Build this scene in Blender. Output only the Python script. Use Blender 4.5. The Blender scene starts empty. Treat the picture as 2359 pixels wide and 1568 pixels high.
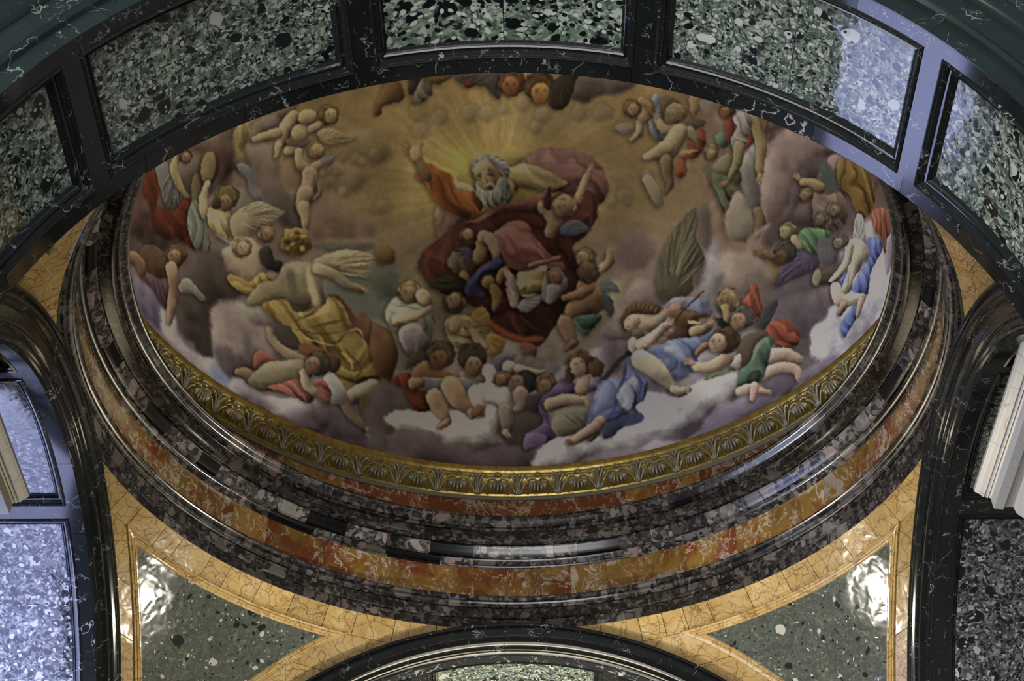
import bpy, bmesh, math, random
import numpy as np
from mathutils import Vector
PI = math.pi
R = random.Random(11)
SC = bpy.context.scene
COL = SC.collection
U = 3.0                       # metres per chapel unit (half the span of the crossing)
HZ = 1.65 + 1.5778 * U        # height of the springing line of the four arches
EXPOSURE = 0.0
WORLD = .19
PAINT_GAIN = 3.55
LIGHTS = [
 ('nave_fill', (-4, -15, 4.0), (0, 0, 8.5), 14, 8, 2350, (.99, .985, .98)),  # added general fill from the nave side, unseen and without a real source
 ('left_floodlight', (-4.0, 2.35, 5.5), (-4.0 + 8.5, 2.35 + 2.5, 5.5 + 5.8), .36, .25, 95, (1.0, .95, .80), math.radians(106)),
 ('right_floodlight', (4.0, 2.35, 5.5), (4.0 - 8.5, 2.35 + 2.5, 5.5 + 5.8), .36, .25, 95, (1.0, .95, .80), math.radians(106)),
 ('altar_window', (0, 4.25, 6.3), (0, -1.5, 11), 1.6, 1.0, 90, (1.0, .84, .56)),
 ('left_window_daylight', (-4.20, 1.15, 7.25), (0, 1.15, 8.0), 2.7, 2.3, 125, (.50, .56, 1.0)),
]
# ------------------------------------------------------------------ camera
TH, RO, YA, FP = 0.7309, 0.0012, -0.0111, 3887.8
EYE = Vector((0.0369 * U, -3.0309 * U, 1.65))
FW = Vector((math.sin(YA) * math.cos(TH), math.cos(YA) * math.cos(TH), math.sin(TH)))
RT0 = Vector((math.cos(YA), -math.sin(YA), 0)); UP0 = RT0.cross(FW)
RT = RT0 * math.cos(RO) + UP0 * math.sin(RO); UPV = UP0 * math.cos(RO) - RT0 * math.sin(RO)
cam = bpy.data.cameras.new('camera'); camo = bpy.data.objects.new('camera', cam); COL.objects.link(camo)
cam.sensor_width = 36; cam.lens = FP / 2359 * 36; cam.clip_end = 200
from mathutils import Matrix
M = Matrix((RT, UPV, -FW)).transposed().to_4x4(); M.translation = EYE; camo.matrix_world = M
SC.camera = camo
# ------------------------------------------------------------------ light and exposure
SC.view_settings.view_transform = 'Standard'; SC.view_settings.look = 'None'
SC.view_settings.gamma = 1; SC.view_settings.use_curve_mapping = False
SC.view_settings.exposure = EXPOSURE
wd = bpy.data.worlds.new('world'); SC.world = wd; wd.use_nodes = True
wd.node_tree.nodes['Background'].inputs[0].default_value = (.62, .68, .80, 1); wd.node_tree.nodes['Background'].inputs[1].default_value = WORLD
def area(name, loc, aim, sx, sy, power, color, spread=PI):
    l = bpy.data.lights.new(name, 'AREA'); l.shape = 'RECTANGLE'; l.size = sx; l.size_y = sy; l.energy = power; l.color = color; l.spread = spread
    o = bpy.data.objects.new(name, l); COL.objects.link(o); o.location = loc
    o.rotation_euler = (Vector(aim) - Vector(loc)).to_track_quat('-Z', 'Y').to_euler(); return o
for a in LIGHTS: area(*a)
# ---------------------------------------------------------------- fresco painting (numpy canvas laid on the dome)
class Canvas:
    def __init__(s, W, H, tf, seed=3):
        s.W, s.H, s.tf = W, H, tf
        s.img = np.zeros((H, W, 3), np.float32)
        s.rs = np.random.RandomState(seed)
        s.org = (0.0, 0.0, 1.0)
        s.n1 = s.noise(7); s.n2 = s.noise(22); s.n3 = s.noise(70)
    def noise(s, cell):
        h, w = s.H // cell + 3, s.W // cell + 3
        g = s.rs.rand(h, w).astype(np.float32)
        return resize(g, s.H, s.W, cell)
    def px(s, pts):
        p = np.asarray(pts, float); return np.stack([s.org[0] + p[:, 0] / s.org[2], s.org[1] + p[:, 1] / s.org[2]], 1)
    def mask(s, P, soft, pad=3):
        x0, y0 = np.floor(P.min(0)).astype(int) - pad - int(soft * 3); x1, y1 = np.ceil(P.max(0)).astype(int) + pad + int(soft * 3)
        x0, y0 = max(x0, 0), max(y0, 0); x1, y1 = min(x1, s.W), min(y1, s.H)
        if x1 - x0 < 2 or y1 - y0 < 2: return None
        h, w = y1 - y0, x1 - x0
        m = np.zeros((h * 2, w + 1), np.float32)
        Q = np.roll(P, -1, 0)
        ys = y0 + (np.arange(h * 2) + .5) / 2
        for i, y in enumerate(ys):
            a = (P[:, 1] <= y) != (Q[:, 1] <= y)
            if not a.any(): continue
            xs = P[a, 0] + (y - P[a, 1]) / (Q[a, 1] - P[a, 1]) * (Q[a, 0] - P[a, 0])
            xs = np.sort(xs)
            for j in range(0, len(xs) - 1, 2):
                l, r = min(max(xs[j] - x0, 0), w), min(max(xs[j + 1] - x0, 0), w)
                if r <= l: continue
                li, ri = int(l), int(r)
                if li == ri: m[i, li] += r - l
                else:
                    m[i, li] += li + 1 - l; m[i, li + 1:ri] += 1; m[i, ri] += r - ri
        m = np.minimum(m[:, :w], 1); m = (m[0::2] + m[1::2]) / 2
        if soft > .3: m = blur(m, soft)
        return m, x0, y0, x1, y1
    def fill(s, P, col, sh=.5, soft=.7, fold=None, lum=None, nz=.10, op=1.0):
        if sh and op > .9 and soft < 2:      # cast shade beside the figure, to the lower left
            r = s.mask(P + np.array([-3.2, 4.2]), 4.5)
            if r is not None:
                m, x0, y0, x1, y1 = r; s.img[y0:y1, x0:x1] *= (1 - .34 * m)[..., None]
        r = s.mask(P, soft)
        if r is None: return
        m, x0, y0, x1, y1 = r
        c = np.array(col, np.float32)
        h, w = m.shape; sl = (slice(y0, y1), slice(x0, x1))
        size = max(3.0, math.sqrt(float(m.sum())))
        v = np.zeros_like(m)
        if sh:
            for q, a in ((.05, .10), (.12, .38), (.28, .80)):
                b = blur(m, max(1.0, size * q)); gy, gx = np.gradient(b)
                v += a * (-gx * .55 * LX - gy * .85) * -1 * size * q * 2.2
            v = np.clip(v, -1, 1) * sh
        if fold:
            ang, per, amp = fold
            yy, xx = np.mgrid[y0:y1, x0:x1].astype(np.float32)
            ca, sa = math.cos(math.radians(ang)), math.sin(math.radians(ang))
            u = (-xx * sa + yy * ca) / per + s.n3[sl] * 2.2 + s.n2[sl] * .5
            f = np.sin(u * 2 * math.pi); f2 = np.sin(u * 2 * math.pi * 2.3 + 4 * s.n3[sl])
            v += amp * (f * .7 + f2 * .3) * (.4 + .9 * s.n2[sl])
        v += sh * ((s.n2[sl] - .5) * .9 + (s.n3[sl] - .5) * .5) * .55
        v += (s.n1[sl] - .5) * min(nz, .12) * 1.0 + (s.n2[sl] - .5) * nz * 1.2 + (s.n3[sl] - .5) * nz * 1.5 * (nz > .15)
        dark = c * np.array([.36, .32, .34], np.float32); g_ = float(c.mean()); light = (c * .72 + g_ * .28) * 1.28 + 12; c = c * .82 + g_ * .18
        vv = v[..., None]
        col2 = np.where(vv < 0, c + (c - dark) * np.maximum(vv, -1), c + (light - c) * np.minimum(vv, 1.2))
        mm = (m * op)[..., None]
        s.img[sl] = s.img[sl] * (1 - mm) + col2 * mm
    def poly(s, pts, col, sh=.55, soft=.7, fold=None, op=1.0, sharp=False, nz=.10):
        p = s.px(pts); 
        if not sharp: p = spline(p, True)
        s.fill(s.tf(p), col, sh, soft, fold, nz=nz, op=op)
    def cloud(s, pts, col, sh=.8, soft=5, op=.95, nz=.22):
        p = spline(s.px(pts), True); n = len(p)
        c = p.mean(0); k = 1 + .035 * np.sin(np.arange(n) * .9 + s.rs.rand() * 6) + .02 * np.sin(np.arange(n) * 2.3)
        s.fill(s.tf(c + (p - c) * k[:, None]), col, sh, soft, None, nz=nz, op=op)
    def limb(s, pts, rad, col=(128, 108, 84), sh=.75, soft=.6, fold=None):
        p = s.px(pts); c, rr = spline(np.column_stack([p, np.asarray(rad, float) / s.org[2]]), False, True)
        d = np.gradient(c, axis=0); d /= np.linalg.norm(d, axis=1)[:, None] + 1e-9; n = np.stack([-d[:, 1], d[:, 0]], 1)
        L = c + n * rr[:, None]; R = c - n * rr[:, None]
        a = np.linspace(0, math.pi, 9)[1:-1]
        e1 = c[-1] + rr[-1] * (n[-1] * np.cos(a)[:, None] + d[-1] * np.sin(a)[:, None])
        e0 = c[0] + rr[0] * (-n[0] * np.cos(a)[:, None] - d[0] * np.sin(a)[:, None])
        P = np.concatenate([L, e1, R[::-1], e0])
        s.fill(s.tf(P), [q * .42 for q in col], 0, soft + .5, op=.55)
        Pm = P.mean(0); s.fill(s.tf(P), col, sh, soft, fold)
    def ell(s, x, y, rx, ry=None, ang=0, col=(128, 108, 84), sh=.7, soft=.6, op=1.0, fold=None, wob=0):
        ry = ry or rx; t = np.linspace(0, 2 * math.pi, 33)[:-1]
        k = 1 + wob * np.sin(t * 5 + s.rs.rand() * 6) + wob * .7 * np.sin(t * 9 + s.rs.rand() * 6)
        a = math.radians(ang); ex, ey = rx * np.cos(t) * k, ry * np.sin(t) * k
        s.fill(s.tf(s.px(np.stack([x + ex * math.cos(a) - ey * math.sin(a), y + ex * math.sin(a) + ey * math.cos(a)], 1))), col, sh, soft, fold, op=op)
    def stroke(s, pts, w, col, op=.8, soft=.4, taper=True):
        p = s.px(pts); c = spline(p, False) if len(p) > 2 else np.linspace(p[0], p[1], 8)
        n = len(c); d = np.gradient(c, axis=0); d /= np.linalg.norm(d, axis=1)[:, None] + 1e-9; nn = np.stack([-d[:, 1], d[:, 0]], 1)
        ww = (w / 2 / s.org[2]) * (np.sin(np.linspace(.25, math.pi - .12, n)) if taper else np.ones(n))
        s.fill(s.tf(np.concatenate([c + nn * ww[:, None], (c - nn * ww[:, None])[::-1]])), col, 0, soft, op=op)
    def head(s, x, y, r, hair=(75, 58, 38), skin=(128, 104, 80), dx=0., dy=.25, faint=False):
        """hair mass with a face turned towards (dx, dy), features as small strokes"""
        op = .45 if faint else 1.0
        if faint:
            s.ell(x, y, r * 1.05, r, 0, [q * .8 for q in hair], 0, 2.5, op * .8, wob=.05); s.ell(x + dx * r, y + dy * r * .6, r * .72, r * .8, 0, skin, .5, 2, op * .9)
            s.stroke([(x - r * .25, y), (x + r * .2, y)], r * .1, [q * .75 for q in skin], .35, 1); s.stroke([(x - r * .1, y + r * .42), (x + r * .12, y + r * .42)], r * .08, [q * .75 for q in skin], .35, 1); return
        if not faint: s.ell(x, y, r * 1.04, r * 1.0, 0, [q * .5 for q in hair], 0, 1.2, op=.7, wob=.05)
        s.ell(x, y, r, r * .95, 0, hair, .6, .8, op, wob=.06)
        if not faint:
            for k in range(9):
                a = k * .75 + s.rs.rand(); q = r * (.55 + .3 * s.rs.rand())
                s.stroke([(x + q * math.cos(a), y + q * math.sin(a)), (x + q * math.cos(a + .5) * 1.1, y + q * math.sin(a + .5) * 1.1), (x + q * .9 * math.cos(a + .9), y + q * .9 * math.sin(a + .9))], r * .16, [h * (1.45 if k % 2 else .5) for h in hair], .6)
        fx, fy = x + dx * r, y + dy * r
        s.ell(fx, fy, r * .62, r * .72, dx * -25, skin, .65, .9, op)
        s.ell(fx - r * .34, fy + r * .12, r * .3, r * .56, dx * -25, [q * .62 for q in skin], 0, r / s.org[2] * .14 + .6, op * .55); s.ell(fx + r * .2, fy - r * .36, r * .3, r * .2, 0, [q * 1.14 for q in skin], 0, r / s.org[2] * .1 + .6, op * .5)
        ax = dx * r * .18; dk = [q * .42 for q in skin]
        for sg in (-1, 1):
            ex = fx + ax + sg * r * .25; ey = fy - r * .12
            s.stroke([(ex - r * .12, ey), (ex, ey - r * .05), (ex + r * .12, ey)], r * .15, dk, op * .62)
            s.stroke([(ex - r * .14, ey - r * .15), (ex, ey - r * .2), (ex + r * .14, ey - r * .14)], r * .06, dk, op * .6)
        s.stroke([(fx + ax, fy - r * .1), (fx + ax * 1.8, fy + r * .14), (fx + ax, fy + r * .18)], r * .1, [q * .68 for q in skin], op * .8)
        s.stroke([(fx + ax - r * .14, fy + r * .34), (fx + ax, fy + r * .36), (fx + ax + r * .14, fy + r * .33)], r * .09, (skin[0] * .7, skin[1] * .42, skin[2] * .42), op * .8)
        s.ell(fx - r * .3, fy + r * .18, r * .14, r * .12, 0, (skin[0] * 1.05, skin[1] * .8, skin[2] * .75), 0, 1.2, op * .5)
    def hand(s, x, y, r, ang, skin=(122, 98, 74), spread=18):
        s.ell(x, y, r, r * .8, ang, skin, .5, .5)
        for k in range(5):
            a = math.radians(ang + (k - 2) * spread); L = r * (1.5 if k == 4 else 2.3 - .18 * abs(k - 2))
            e = (x + L * math.cos(a), y + L * math.sin(a)); b = (x + r * .5 * math.cos(a), y + r * .5 * math.sin(a))
            s.stroke([b, ((b[0] + e[0]) / 2, (b[1] + e[1]) / 2 - r * .08), e], r * .5, [q * (.84 if k % 2 else 1.05) for q in skin], .95, .4, False)
    def wing(s, pts, root, col, n=11, light=None):
        s.poly(pts, col, .5, .8)
        p = np.asarray(pts, float); light = light or [min(255, q * 1.35) for q in col]
        far = spline(p, True); d = np.linalg.norm(far - np.array(root), axis=1); far = far[d > np.percentile(d, 45)]
        for k in range(n * 2):
            e = far[int((k + .5) / (n * 2) * (len(far) - 1))]; q = .25 + .2 * s.rs.rand()
            b = np.array(root) * (1 - q) + e * q; mid = (b + e) / 2 + (s.rs.rand(2) - .5) * np.linalg.norm(e - b) * .1
            s.stroke([b, mid, b + (e - b) * .97], np.linalg.norm(e - b) * .05 + 3, light if k % 2 else [c * .5 for c in col], .55)
LX = 1.0
def blur(m, r):
    r = int(round(r)); 
    if r < 1: r = 1
    for _ in range(2):
        for ax in (0, 1):
            if m.shape[ax] < 2: continue
            p = np.pad(m, [(r + 1, r) if a == ax else (0, 0) for a in (0, 1)], mode='constant' if True else 'edge')
            c = np.cumsum(p, axis=ax, dtype=np.float64); n = m.shape[ax]; k = 2 * r + 1
            m = ((np.take(c, range(k, k + n), ax) - np.take(c, range(0, n), ax)) / k).astype(np.float32)
    return m
def resize(g, H, W, cell):
    y = np.arange(H) / cell; x = np.arange(W) / cell
    yi, xi = y.astype(int), x.astype(int); fy, fx = y - yi, x - xi
    fy = (fy * fy * (3 - 2 * fy))[:, None]; fx = (fx * fx * (3 - 2 * fx))[None]
    if g.ndim == 3: fy = fy[..., None]; fx = fx[..., None]
    a = g[yi][:, xi] * (1 - fx) + g[yi][:, xi + 1] * fx; b = g[yi + 1][:, xi] * (1 - fx) + g[yi + 1][:, xi + 1] * fx
    return (a * (1 - fy) + b * fy).astype(np.float32)
def spline(p, closed, split=False, k=8):
    p = np.asarray(p, float); n = len(p)
    if closed: q = np.concatenate([p[-1:], p, p[:2]]); m = n
    else: q = np.concatenate([p[:1] * 2 - p[1:2], p, p[-1:] * 2 - p[-2:-1]]); m = n - 1
    t = np.linspace(0, 1, k, endpoint=False)[:, None]; out = []
    for i in range(m):
        a, b, c, d = q[i:i + 4]
        out.append(.5 * (2 * b + (c - a) * t + (2 * a - 5 * b + 4 * c - d) * t ** 2 + (3 * b - 3 * c + d - a) * t ** 3))
    if not closed: out.append(p[-1:])
    o = np.concatenate(out)
    return (o[:, :-1], o[:, -1]) if split else o

BG_X = [300, 500, 700, 900, 1100, 1300, 1500, 1700, 1900, 2060]
BG_Y = [170, 300, 450, 600, 750, 900, 1050]
BG = [[(100,85,62),(105,88,62),(108,90,64),(114,95,66),(118,98,66),(118,98,68),(112,92,64),(104,88,70),(92,78,66),(88,74,62)],
 [(75,55,50),(95,78,66),(112,95,70),(120,102,72),(122,104,74),(122,104,74),(112,92,62),(98,82,70),(82,67,62),(72,62,60)],
 [(74,50,48),(94,82,74),(102,86,72),(114,97,68),(122,106,66),(118,100,68),(116,98,70),(102,84,70),(84,68,64),(82,64,54)],
 [(78,64,72),(86,76,74),(96,82,76),(98,86,72),(100,86,70),(108,94,76),(96,82,74),(106,91,80),(78,64,64),(122,117,128)],
 [(95,88,115),(72,62,64),(92,80,74),(86,80,74),(106,96,80),(112,102,86),(106,93,86),(92,82,80),(76,66,72),(126,121,140)],
 [(122,112,128),(112,104,114),(96,86,92),(90,80,80),(104,96,90),(104,95,92),(116,106,112),(110,100,110),(80,70,78),(132,126,142)],
 [(110,100,120),(95,85,95),(85,75,90),(74,62,66),(76,64,68),(92,82,88),(122,114,124),(86,76,86),(72,62,72),(92,82,96)]]
def background(s, inv):
    """inv: canvas pixel grid -> picture chart coordinates"""
    X, Y = inv
    g = np.array(BG, np.float32)
    xi = np.interp(X, BG_X, range(10)); yi = np.interp(Y, BG_Y, range(7))
    x0 = np.minimum(xi.astype(int), 8); y0 = np.minimum(yi.astype(int), 5); fx = (xi - x0)[..., None]; fy = (yi - y0)[..., None]
    fx = fx * fx * (3 - 2 * fx); fy = fy * fy * (3 - 2 * fy)
    c = (g[y0, x0] * (1 - fx) + g[y0, x0 + 1] * fx) * (1 - fy) + (g[y0 + 1, x0] * (1 - fx) + g[y0 + 1, x0 + 1] * fx) * fy
    a = np.arctan2(Y - 440, X - 1150); r = np.hypot(X - 1150, (Y - 440) * 1.4)
    ray = (np.sin(a * 17) + .7 * np.sin(a * 41 + 1) + .5 * np.sin(a * 73)) * np.clip(r / 120 - .4, 0, 1) * np.clip(1.7 - r / 520, 0, 1) * np.clip((760 - Y) / 150, 0, 1)
    c = c * (1 + .028 * ray * (.5 + s.n3) + .16 * (s.n3 - .5) + .10 * (s.n2 - .5) + .05 * (s.n1 - .5))[..., None]
    glow = np.exp(-((X - 1140) ** 2 / 150 ** 2 + (Y - 400) ** 2 / 90 ** 2))[..., None]
    s.img[:] = c * (1 + .12 * glow) + glow * np.array([8, 8, -14], np.float32)

SK = (130, 110, 84)
def figures(s):
    P, C, L, E, S, Hd, W = s.poly, s.cloud, s.limb, s.ell, s.stroke, s.head, s.wing
    s.org = (0, 0, 1)
    for k in range(210):
        a = s.rs.rand() * 2 * math.pi; q = .45 + .55 * math.sqrt(s.rs.rand()); x = 1180 + 900 * q * math.cos(a); y = 560 + 500 * q * math.sin(a)
        if y < 330 and abs(x - 1180) < 520: continue
        rr = 16 + 40 * s.rs.rand(); xi = int(np.interp(x, BG_X, range(10)) + .5); yi = int(np.interp(y, BG_Y, range(7)) + .5); c = BG[yi][xi]; f = .78 + .42 * s.rs.rand()
        E(x, y, rr * 1.5, rr, s.rs.rand() * 60 - 30, [v * f for v in c], .75, 2.5 + 4 * s.rs.rand(), .62, wob=.07)
    s.org = (1300, 600, 3.92); C([(320,240),(560,190),(480,420),(360,560),(160,760),(90,700)], (118,108,84), .3); C([(330,620),(600,680),(580,850),(420,1060),(290,1040),(330,900)], (100,84,90), .4)
    # ---- upper left
    s.org = (300, 220, 3.92)
    C([(580,430),(880,300),(935,500),(925,680),(800,810),(720,640),(630,520)], (82,62,58))
    P([(950,290),(1130,210),(1060,400),(1000,610),(940,440)], (108,92,60), .5, 2, (70,26,.35))
    C([(1120,240),(1360,130),(1385,230),(1300,310),(1090,400)], (98,84,76))
    C([(1040,480),(1200,430),(1350,560),(1360,800),(1500,960),(1560,1220),(1400,1180),(1240,1000),(1180,900),(1090,620)], (86,74,68))
    C([(1640,1010),(1850,950),(2150,1150),(2200,1260),(1900,1290),(1640,1270)], (98,78,66), .4)
    P([(960,620),(1050,615),(1110,700),(1120,800),(1185,930),(1140,950),(1070,860),(1060,760),(990,690)], (86,86,94))
    P([(1330,150),(1470,90),(1500,190),(1400,210)], (80,62,52))
    for x, y, r in ((1740,700,55),(1810,770,62),(1920,870,62),(2080,580,62),(1930,560,55),(2210,1030,50),(1860,700,50)): Hd(x, y, r, (104,86,58), (118,100,70), -.1, .2, True)
    L([(1480,190),(1400,300),(1370,420)], (62,62,50)); L([(1330,340),(1220,370),(1130,395)], (48,44,30), (122,102,74)); L([(1430,500),(1490,500)], (45,48)); L([(1340,450),(1325,545)], (38,26))
    P([(1410,380),(1500,420),(1600,400),(1640,410),(1560,470),(1430,440)], (88,70,64))
    E(1540,335,85,80,0,(136,118,88)); E(1605,195,90,74,0,(138,120,90)); L([(1640,300),(1720,270)], (40,40))
    Hd(1790,170,90,(88,66,38),(134,116,84),.25,.15)
    W([(1690,340),(1790,290),(1920,330),(2070,372),(1900,440),(1780,450)], (1700,400), (122,106,78))
    Hd(1690,500,72,(125,105,70),(132,104,70),-.4,.2); W([(1700,600),(1740,560),(1850,540),(1830,600),(1760,640)], (1700,620), (105,98,90), 5)
    L([(1520,500),(1535,610),(1620,670),(1710,620)], (34,44,50,36)); L([(1620,700),(1620,800),(1585,900)], (70,72,80)); L([(1580,890),(1555,1000)], (82,62)); L([(1560,1000),(1585,1110),(1580,1215)], (56,46,24))
    P([(1690,770),(1745,850),(1680,945),(1650,930),(1690,860)], (96,80,76))
    W([(230,640),(330,600),(380,740),(490,900),(450,985),(340,1010),(280,880)], (420,620), (86,83,84), 9)
    L([(430,540),(395,650),(440,800),(515,925)], (30,38,34,20), (124,108,80)); Hd(495,545,62,(70,52,34),(112,90,68),.2,.3)
    P([(150,690),(220,655),(262,860),(240,985),(330,1030),(400,1045),(470,940),(545,925),(555,1000),(510,1160),(600,1390),(470,1310),(420,1270),(330,1285),(215,1200),(190,1030),(120,850)], (80,27,14), .6, .8, (60,40,.4))
    P([(560,760),(630,710),(655,1000),(700,1210),(600,1150),(560,950)], (82,72,52))
    P([(515,1160),(560,950),(650,1010),(700,1200),(725,1400),(640,1400),(580,1370)], (84,86,78), .5, .7, (80,22,.4))
    E(715,640,92,175,8,(70,50,34)); E(705,645,66,140,8,(112,96,68),.4)
    L([(700,790),(665,900),(660,1010),(690,1080)], (26,36,42,46), (138,120,92)); P([(720,1010),(880,1040),(908,1180),(880,1305),(760,1230),(700,1140)], (138,122,88), .7, .7, (50,30,.35))
    Hd(880,910,104,(78,64,38),(104,80,58),-.2,.6); P([(745,950),(800,920),(815,1010),(740,1020)], (48,42,34))
    W([(905,1105),(1050,990),(1180,960),(1290,1000),(1400,1050),(1350,1100),(1250,1180),(1130,1230),(1010,1310),(930,1270)], (930,1110), (116,104,88), 12)
    P([(740,1230),(860,1320),(960,1360),(1060,1290),(960,1340),(860,1300)], (100,102,104))
    C([(850,1390),(1000,1280),(1150,1330),(1250,1500),(1180,1660),(1060,1700),(900,1560),(820,1480)], (124,104,90), .6, 2)
    Hd(1010,1375,86,(105,82,56),(134,108,88),.1,.1); Hd(1230,1245,78,(104,80,58),(122,96,76),.1,.1)
    P([(1640,1340),(2160,1330),(2165,1390),(1820,1412)], (76,68,62), .2, 2)
    P([(1165,1420),(1200,1368),(1270,1370),(1295,1470),(1370,1500),(1350,1590),(1240,1560),(1190,1530)], (38,35,34), .8)
    # ---- lower left
    s.org = (300, 600, 3.92)
    C([(0,150),(150,190),(280,420),(300,660),(60,400),(0,300)], (88,78,106), .5)
    C([(420,320),(560,100),(650,-60),(800,-80),(880,80),(1010,300),(760,420),(750,700),(745,900),(640,860),(560,740),(440,640),(405,480)], (56,47,45), .5, 4)
    C([(290,440),(400,500),(450,700),(620,860),(740,890),(900,1040),(890,1200),(500,860),(290,640)], (132,122,138), .35)
    P([(750,895),(895,1020),(880,1180),(740,1060)], (98,104,142), .2, 4)
    C([(735,420),(960,370),(1100,540),(1310,640),(1420,880),(1300,1000),(1100,1010),(900,1020),(800,950),(745,720)], (106,92,92), .7)
    C([(950,395),(1200,400),(1340,510),(1330,600),(1120,575)], (116,106,102), .6)
    C([(760,780),(900,790),(975,1000),(900,1060),(830,985),(770,880)], (68,55,62), .4)
    C([(885,1120),(960,1050),(1080,1100),(1200,1210),(1400,1240),(1620,1220),(1770,1350),(1800,1500),(1740,1600),(1500,1520),(1200,1340),(950,1210)], (118,108,122), .8, 3)
    C([(1810,1290),(2000,1250),(2352,1200),(2400,1560),(2300,1620),(1740,1600),(1800,1480)], (72,62,74), .5)
    C([(2130,1540),(2240,1540),(2352,1600),(2300,1700),(2180,1640)], (110,106,120), .5, 2)
    P([(1740,240),(2000,60),(2380,-40),(2380,480),(2060,520),(1960,400)], (80,82,76), .2, 6)
    L([(180,-40),(300,60),(420,-60)], (110,100,90), (74,52,42), .5); Hd(420,-60,92,(78,56,38),(116,88,66),-.2,.3)
    P([(90,150),(230,170),(330,270),(350,380),(310,430),(200,250)], (68,42,58), .5, .8, (60,24,.4))
    L([(370,60),(400,230),(375,400),(350,560)], (54,50,46,26), (122,96,78)); L([(20,-40),(90,30),(110,110)], (50,48,36), (110,84,62))
    P([(450,190),(520,160),(600,240),(682,345),(640,362),(560,300),(450,290)], (106,99,94))
    W([(1650,30),(1800,-70),(2000,-95),(2200,-50),(2245,60),(2200,160),(2080,140),(1940,90)], (1690,60), (122,108,86), 14)
    P([(1785,305),(1900,325),(1970,420),(2060,520),(2120,465),(2200,560),(2360,650),(2400,900),(2352,1110),(2290,1050),(2240,870),(2100,700),(2020,620),(1960,490),(1880,370)], (74,46,32), .5, .7, (50,50,.3))
    P([(870,165),(905,125),(990,150),(1080,195),(1180,110),(1305,170),(1180,215),(1085,315),(960,260)], (118,97,50), .6, .7, (20,30,.4))
    P([(1330,150),(1390,40),(1500,10),(1640,25),(1730,100),(1745,300),(1790,390),(1620,430),(1560,490),(1470,460),(1390,330),(1300,375),(1150,405),(1045,385),(1080,310),(1180,200),(1290,180)], (98,88,68), .7)
    L([(1610,70),(1635,220),(1685,390)], (34,40,36), (136,123,98), .3, 3); L([(1450,120),(1480,300)], (30,24), (84,74,56), .2, 4); L([(1690,70),(1850,130),(1960,215),(2100,255)], (52,48,40,32), (118,105,84)); s.hand(2110,260,26,20)
    E(1500,-170,140,132,0,(112,88,46),.7,.8,wob=.08)
    for k in range(16): a = k * .8; q = 95 - (k % 3) * 28; E(1500+q*math.cos(a),-170+q*.9*math.sin(a),26,22,0,(132,106,58) if k%2 else (84,62,32),.8)
    P([(1190,400),(1400,350),(1500,465),(1740,408),(1790,330),(1900,380),(1970,500),(2030,640),(2120,720),(2230,870),(2285,1020),(2310,1120),(2010,1150),(1960,1205),(1880,1080),(1850,1000),(1895,900),(1700,790),(1500,740),(1450,600),(1340,560)], (108,88,44), .7, .7, (48,52,.65))
    for a in (((1460,560),(1600,500),(1700,430)), ((1700,755),(1850,740),(1960,650)), ((1920,780),(2060,930),(2080,1010),(1990,1130)), ((1640,600),(1800,560),(2000,530)), ((2140,740),(2190,850),(2130,980)), ((1500,620),(1700,660),(1900,640))): S(a, 26, (62,46,20), .7, .9)
    for a in (((1500,545),(1700,480),(1790,390)), ((1960,640),(2060,620),(2110,700)), ((1900,820),(1990,900),(2010,1040)), ((2160,760),(2230,900),(2240,1010)), ((1560,700),(1720,740),(1860,770))): S(a, 18, (160,138,80), .7, .9)
    P([(1300,600),(1440,610),(1530,800),(1400,780),(1320,690)], (52,44,38), .4); P([(1540,760),(1700,780),(1880,880),(1800,1000),(1560,860)], (88,52,28), .4, 1.5)
    L([(2190,1140),(2060,1200),(1940,1260)], (70,74,60), (124,112,92)); L([(1910,1240),(2000,1390),(2130,1515)], (52,46,26), (98,84,68)); L([(2150,1520),(2230,1550)], (30,22), (120,100,84)); P([(2070,1240),(2170,1240),(2160,1380),(2090,1370)], (78,58,30))
    P([(1740,1060),(1820,1000),(1960,1200),(1900,1290),(1790,1270)], (124,119,120))
    P([(1112,900),(1130,830),(1180,800),(1245,850),(1370,912),(1250,912),(1130,975)], (112,60,48), .7)
    L([(1100,1060),(1030,1010),(975,1005)], (60,48,34), (96,80,64)); L([(1245,610),(1290,730),(1420,840),(1560,910)], (24,34,44,50), (100,86,68)); S([(1250,620),(1215,585)], 14, (104,84,66))
    P([(1115,1010),(1250,915),(1400,905),(1540,890),(1650,960),(1620,1070),(1500,1135),(1250,1180),(1120,1150),(1060,1080)], (94,84,67), .85)
    P([(1235,1135),(1340,1115),(1450,1075),(1530,1075),(1560,1170),(1680,1075),(1740,1070),(1815,1180),(1795,1290),(1700,1235),(1600,1285),(1500,1245),(1350,1190)], (108,58,52), .6, .7, (30,34,.5))
    L([(1565,1010),(1595,1120),(1660,1190)], (38,44,36), (126,112,92)); P([(1780,900),(1880,880),(1900,950),(1840,1010),(1770,980)], (48,36,26)); Hd(1700,925,112,(54,44,34),(104,82,64),-.45,.2)
    # ---- right background
    s.org = (1400, 220, 3.92)
    C([(1420,560),(1560,320),(1700,320),(1920,460),(1900,700),(1700,790),(1640,1000),(1560,1110),(1430,1190),(1375,1000),(1380,800)], (104,86,79), .7)
    C([(1680,740),(1905,540),(1890,760),(1720,1000),(1640,1180),(1560,1300),(1420,1380),(1420,1190),(1640,1020)], (66,51,52), .3)
    C([(930,1100),(960,940),(1070,1060),(1110,1290),(1260,1350),(1250,1568),(1040,1510),(960,1280)], (110,86,68), .5); C([(860,1560),(960,1300),(1040,1500),(1000,1700),(860,1750)], (104,104,116), .4)
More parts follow.
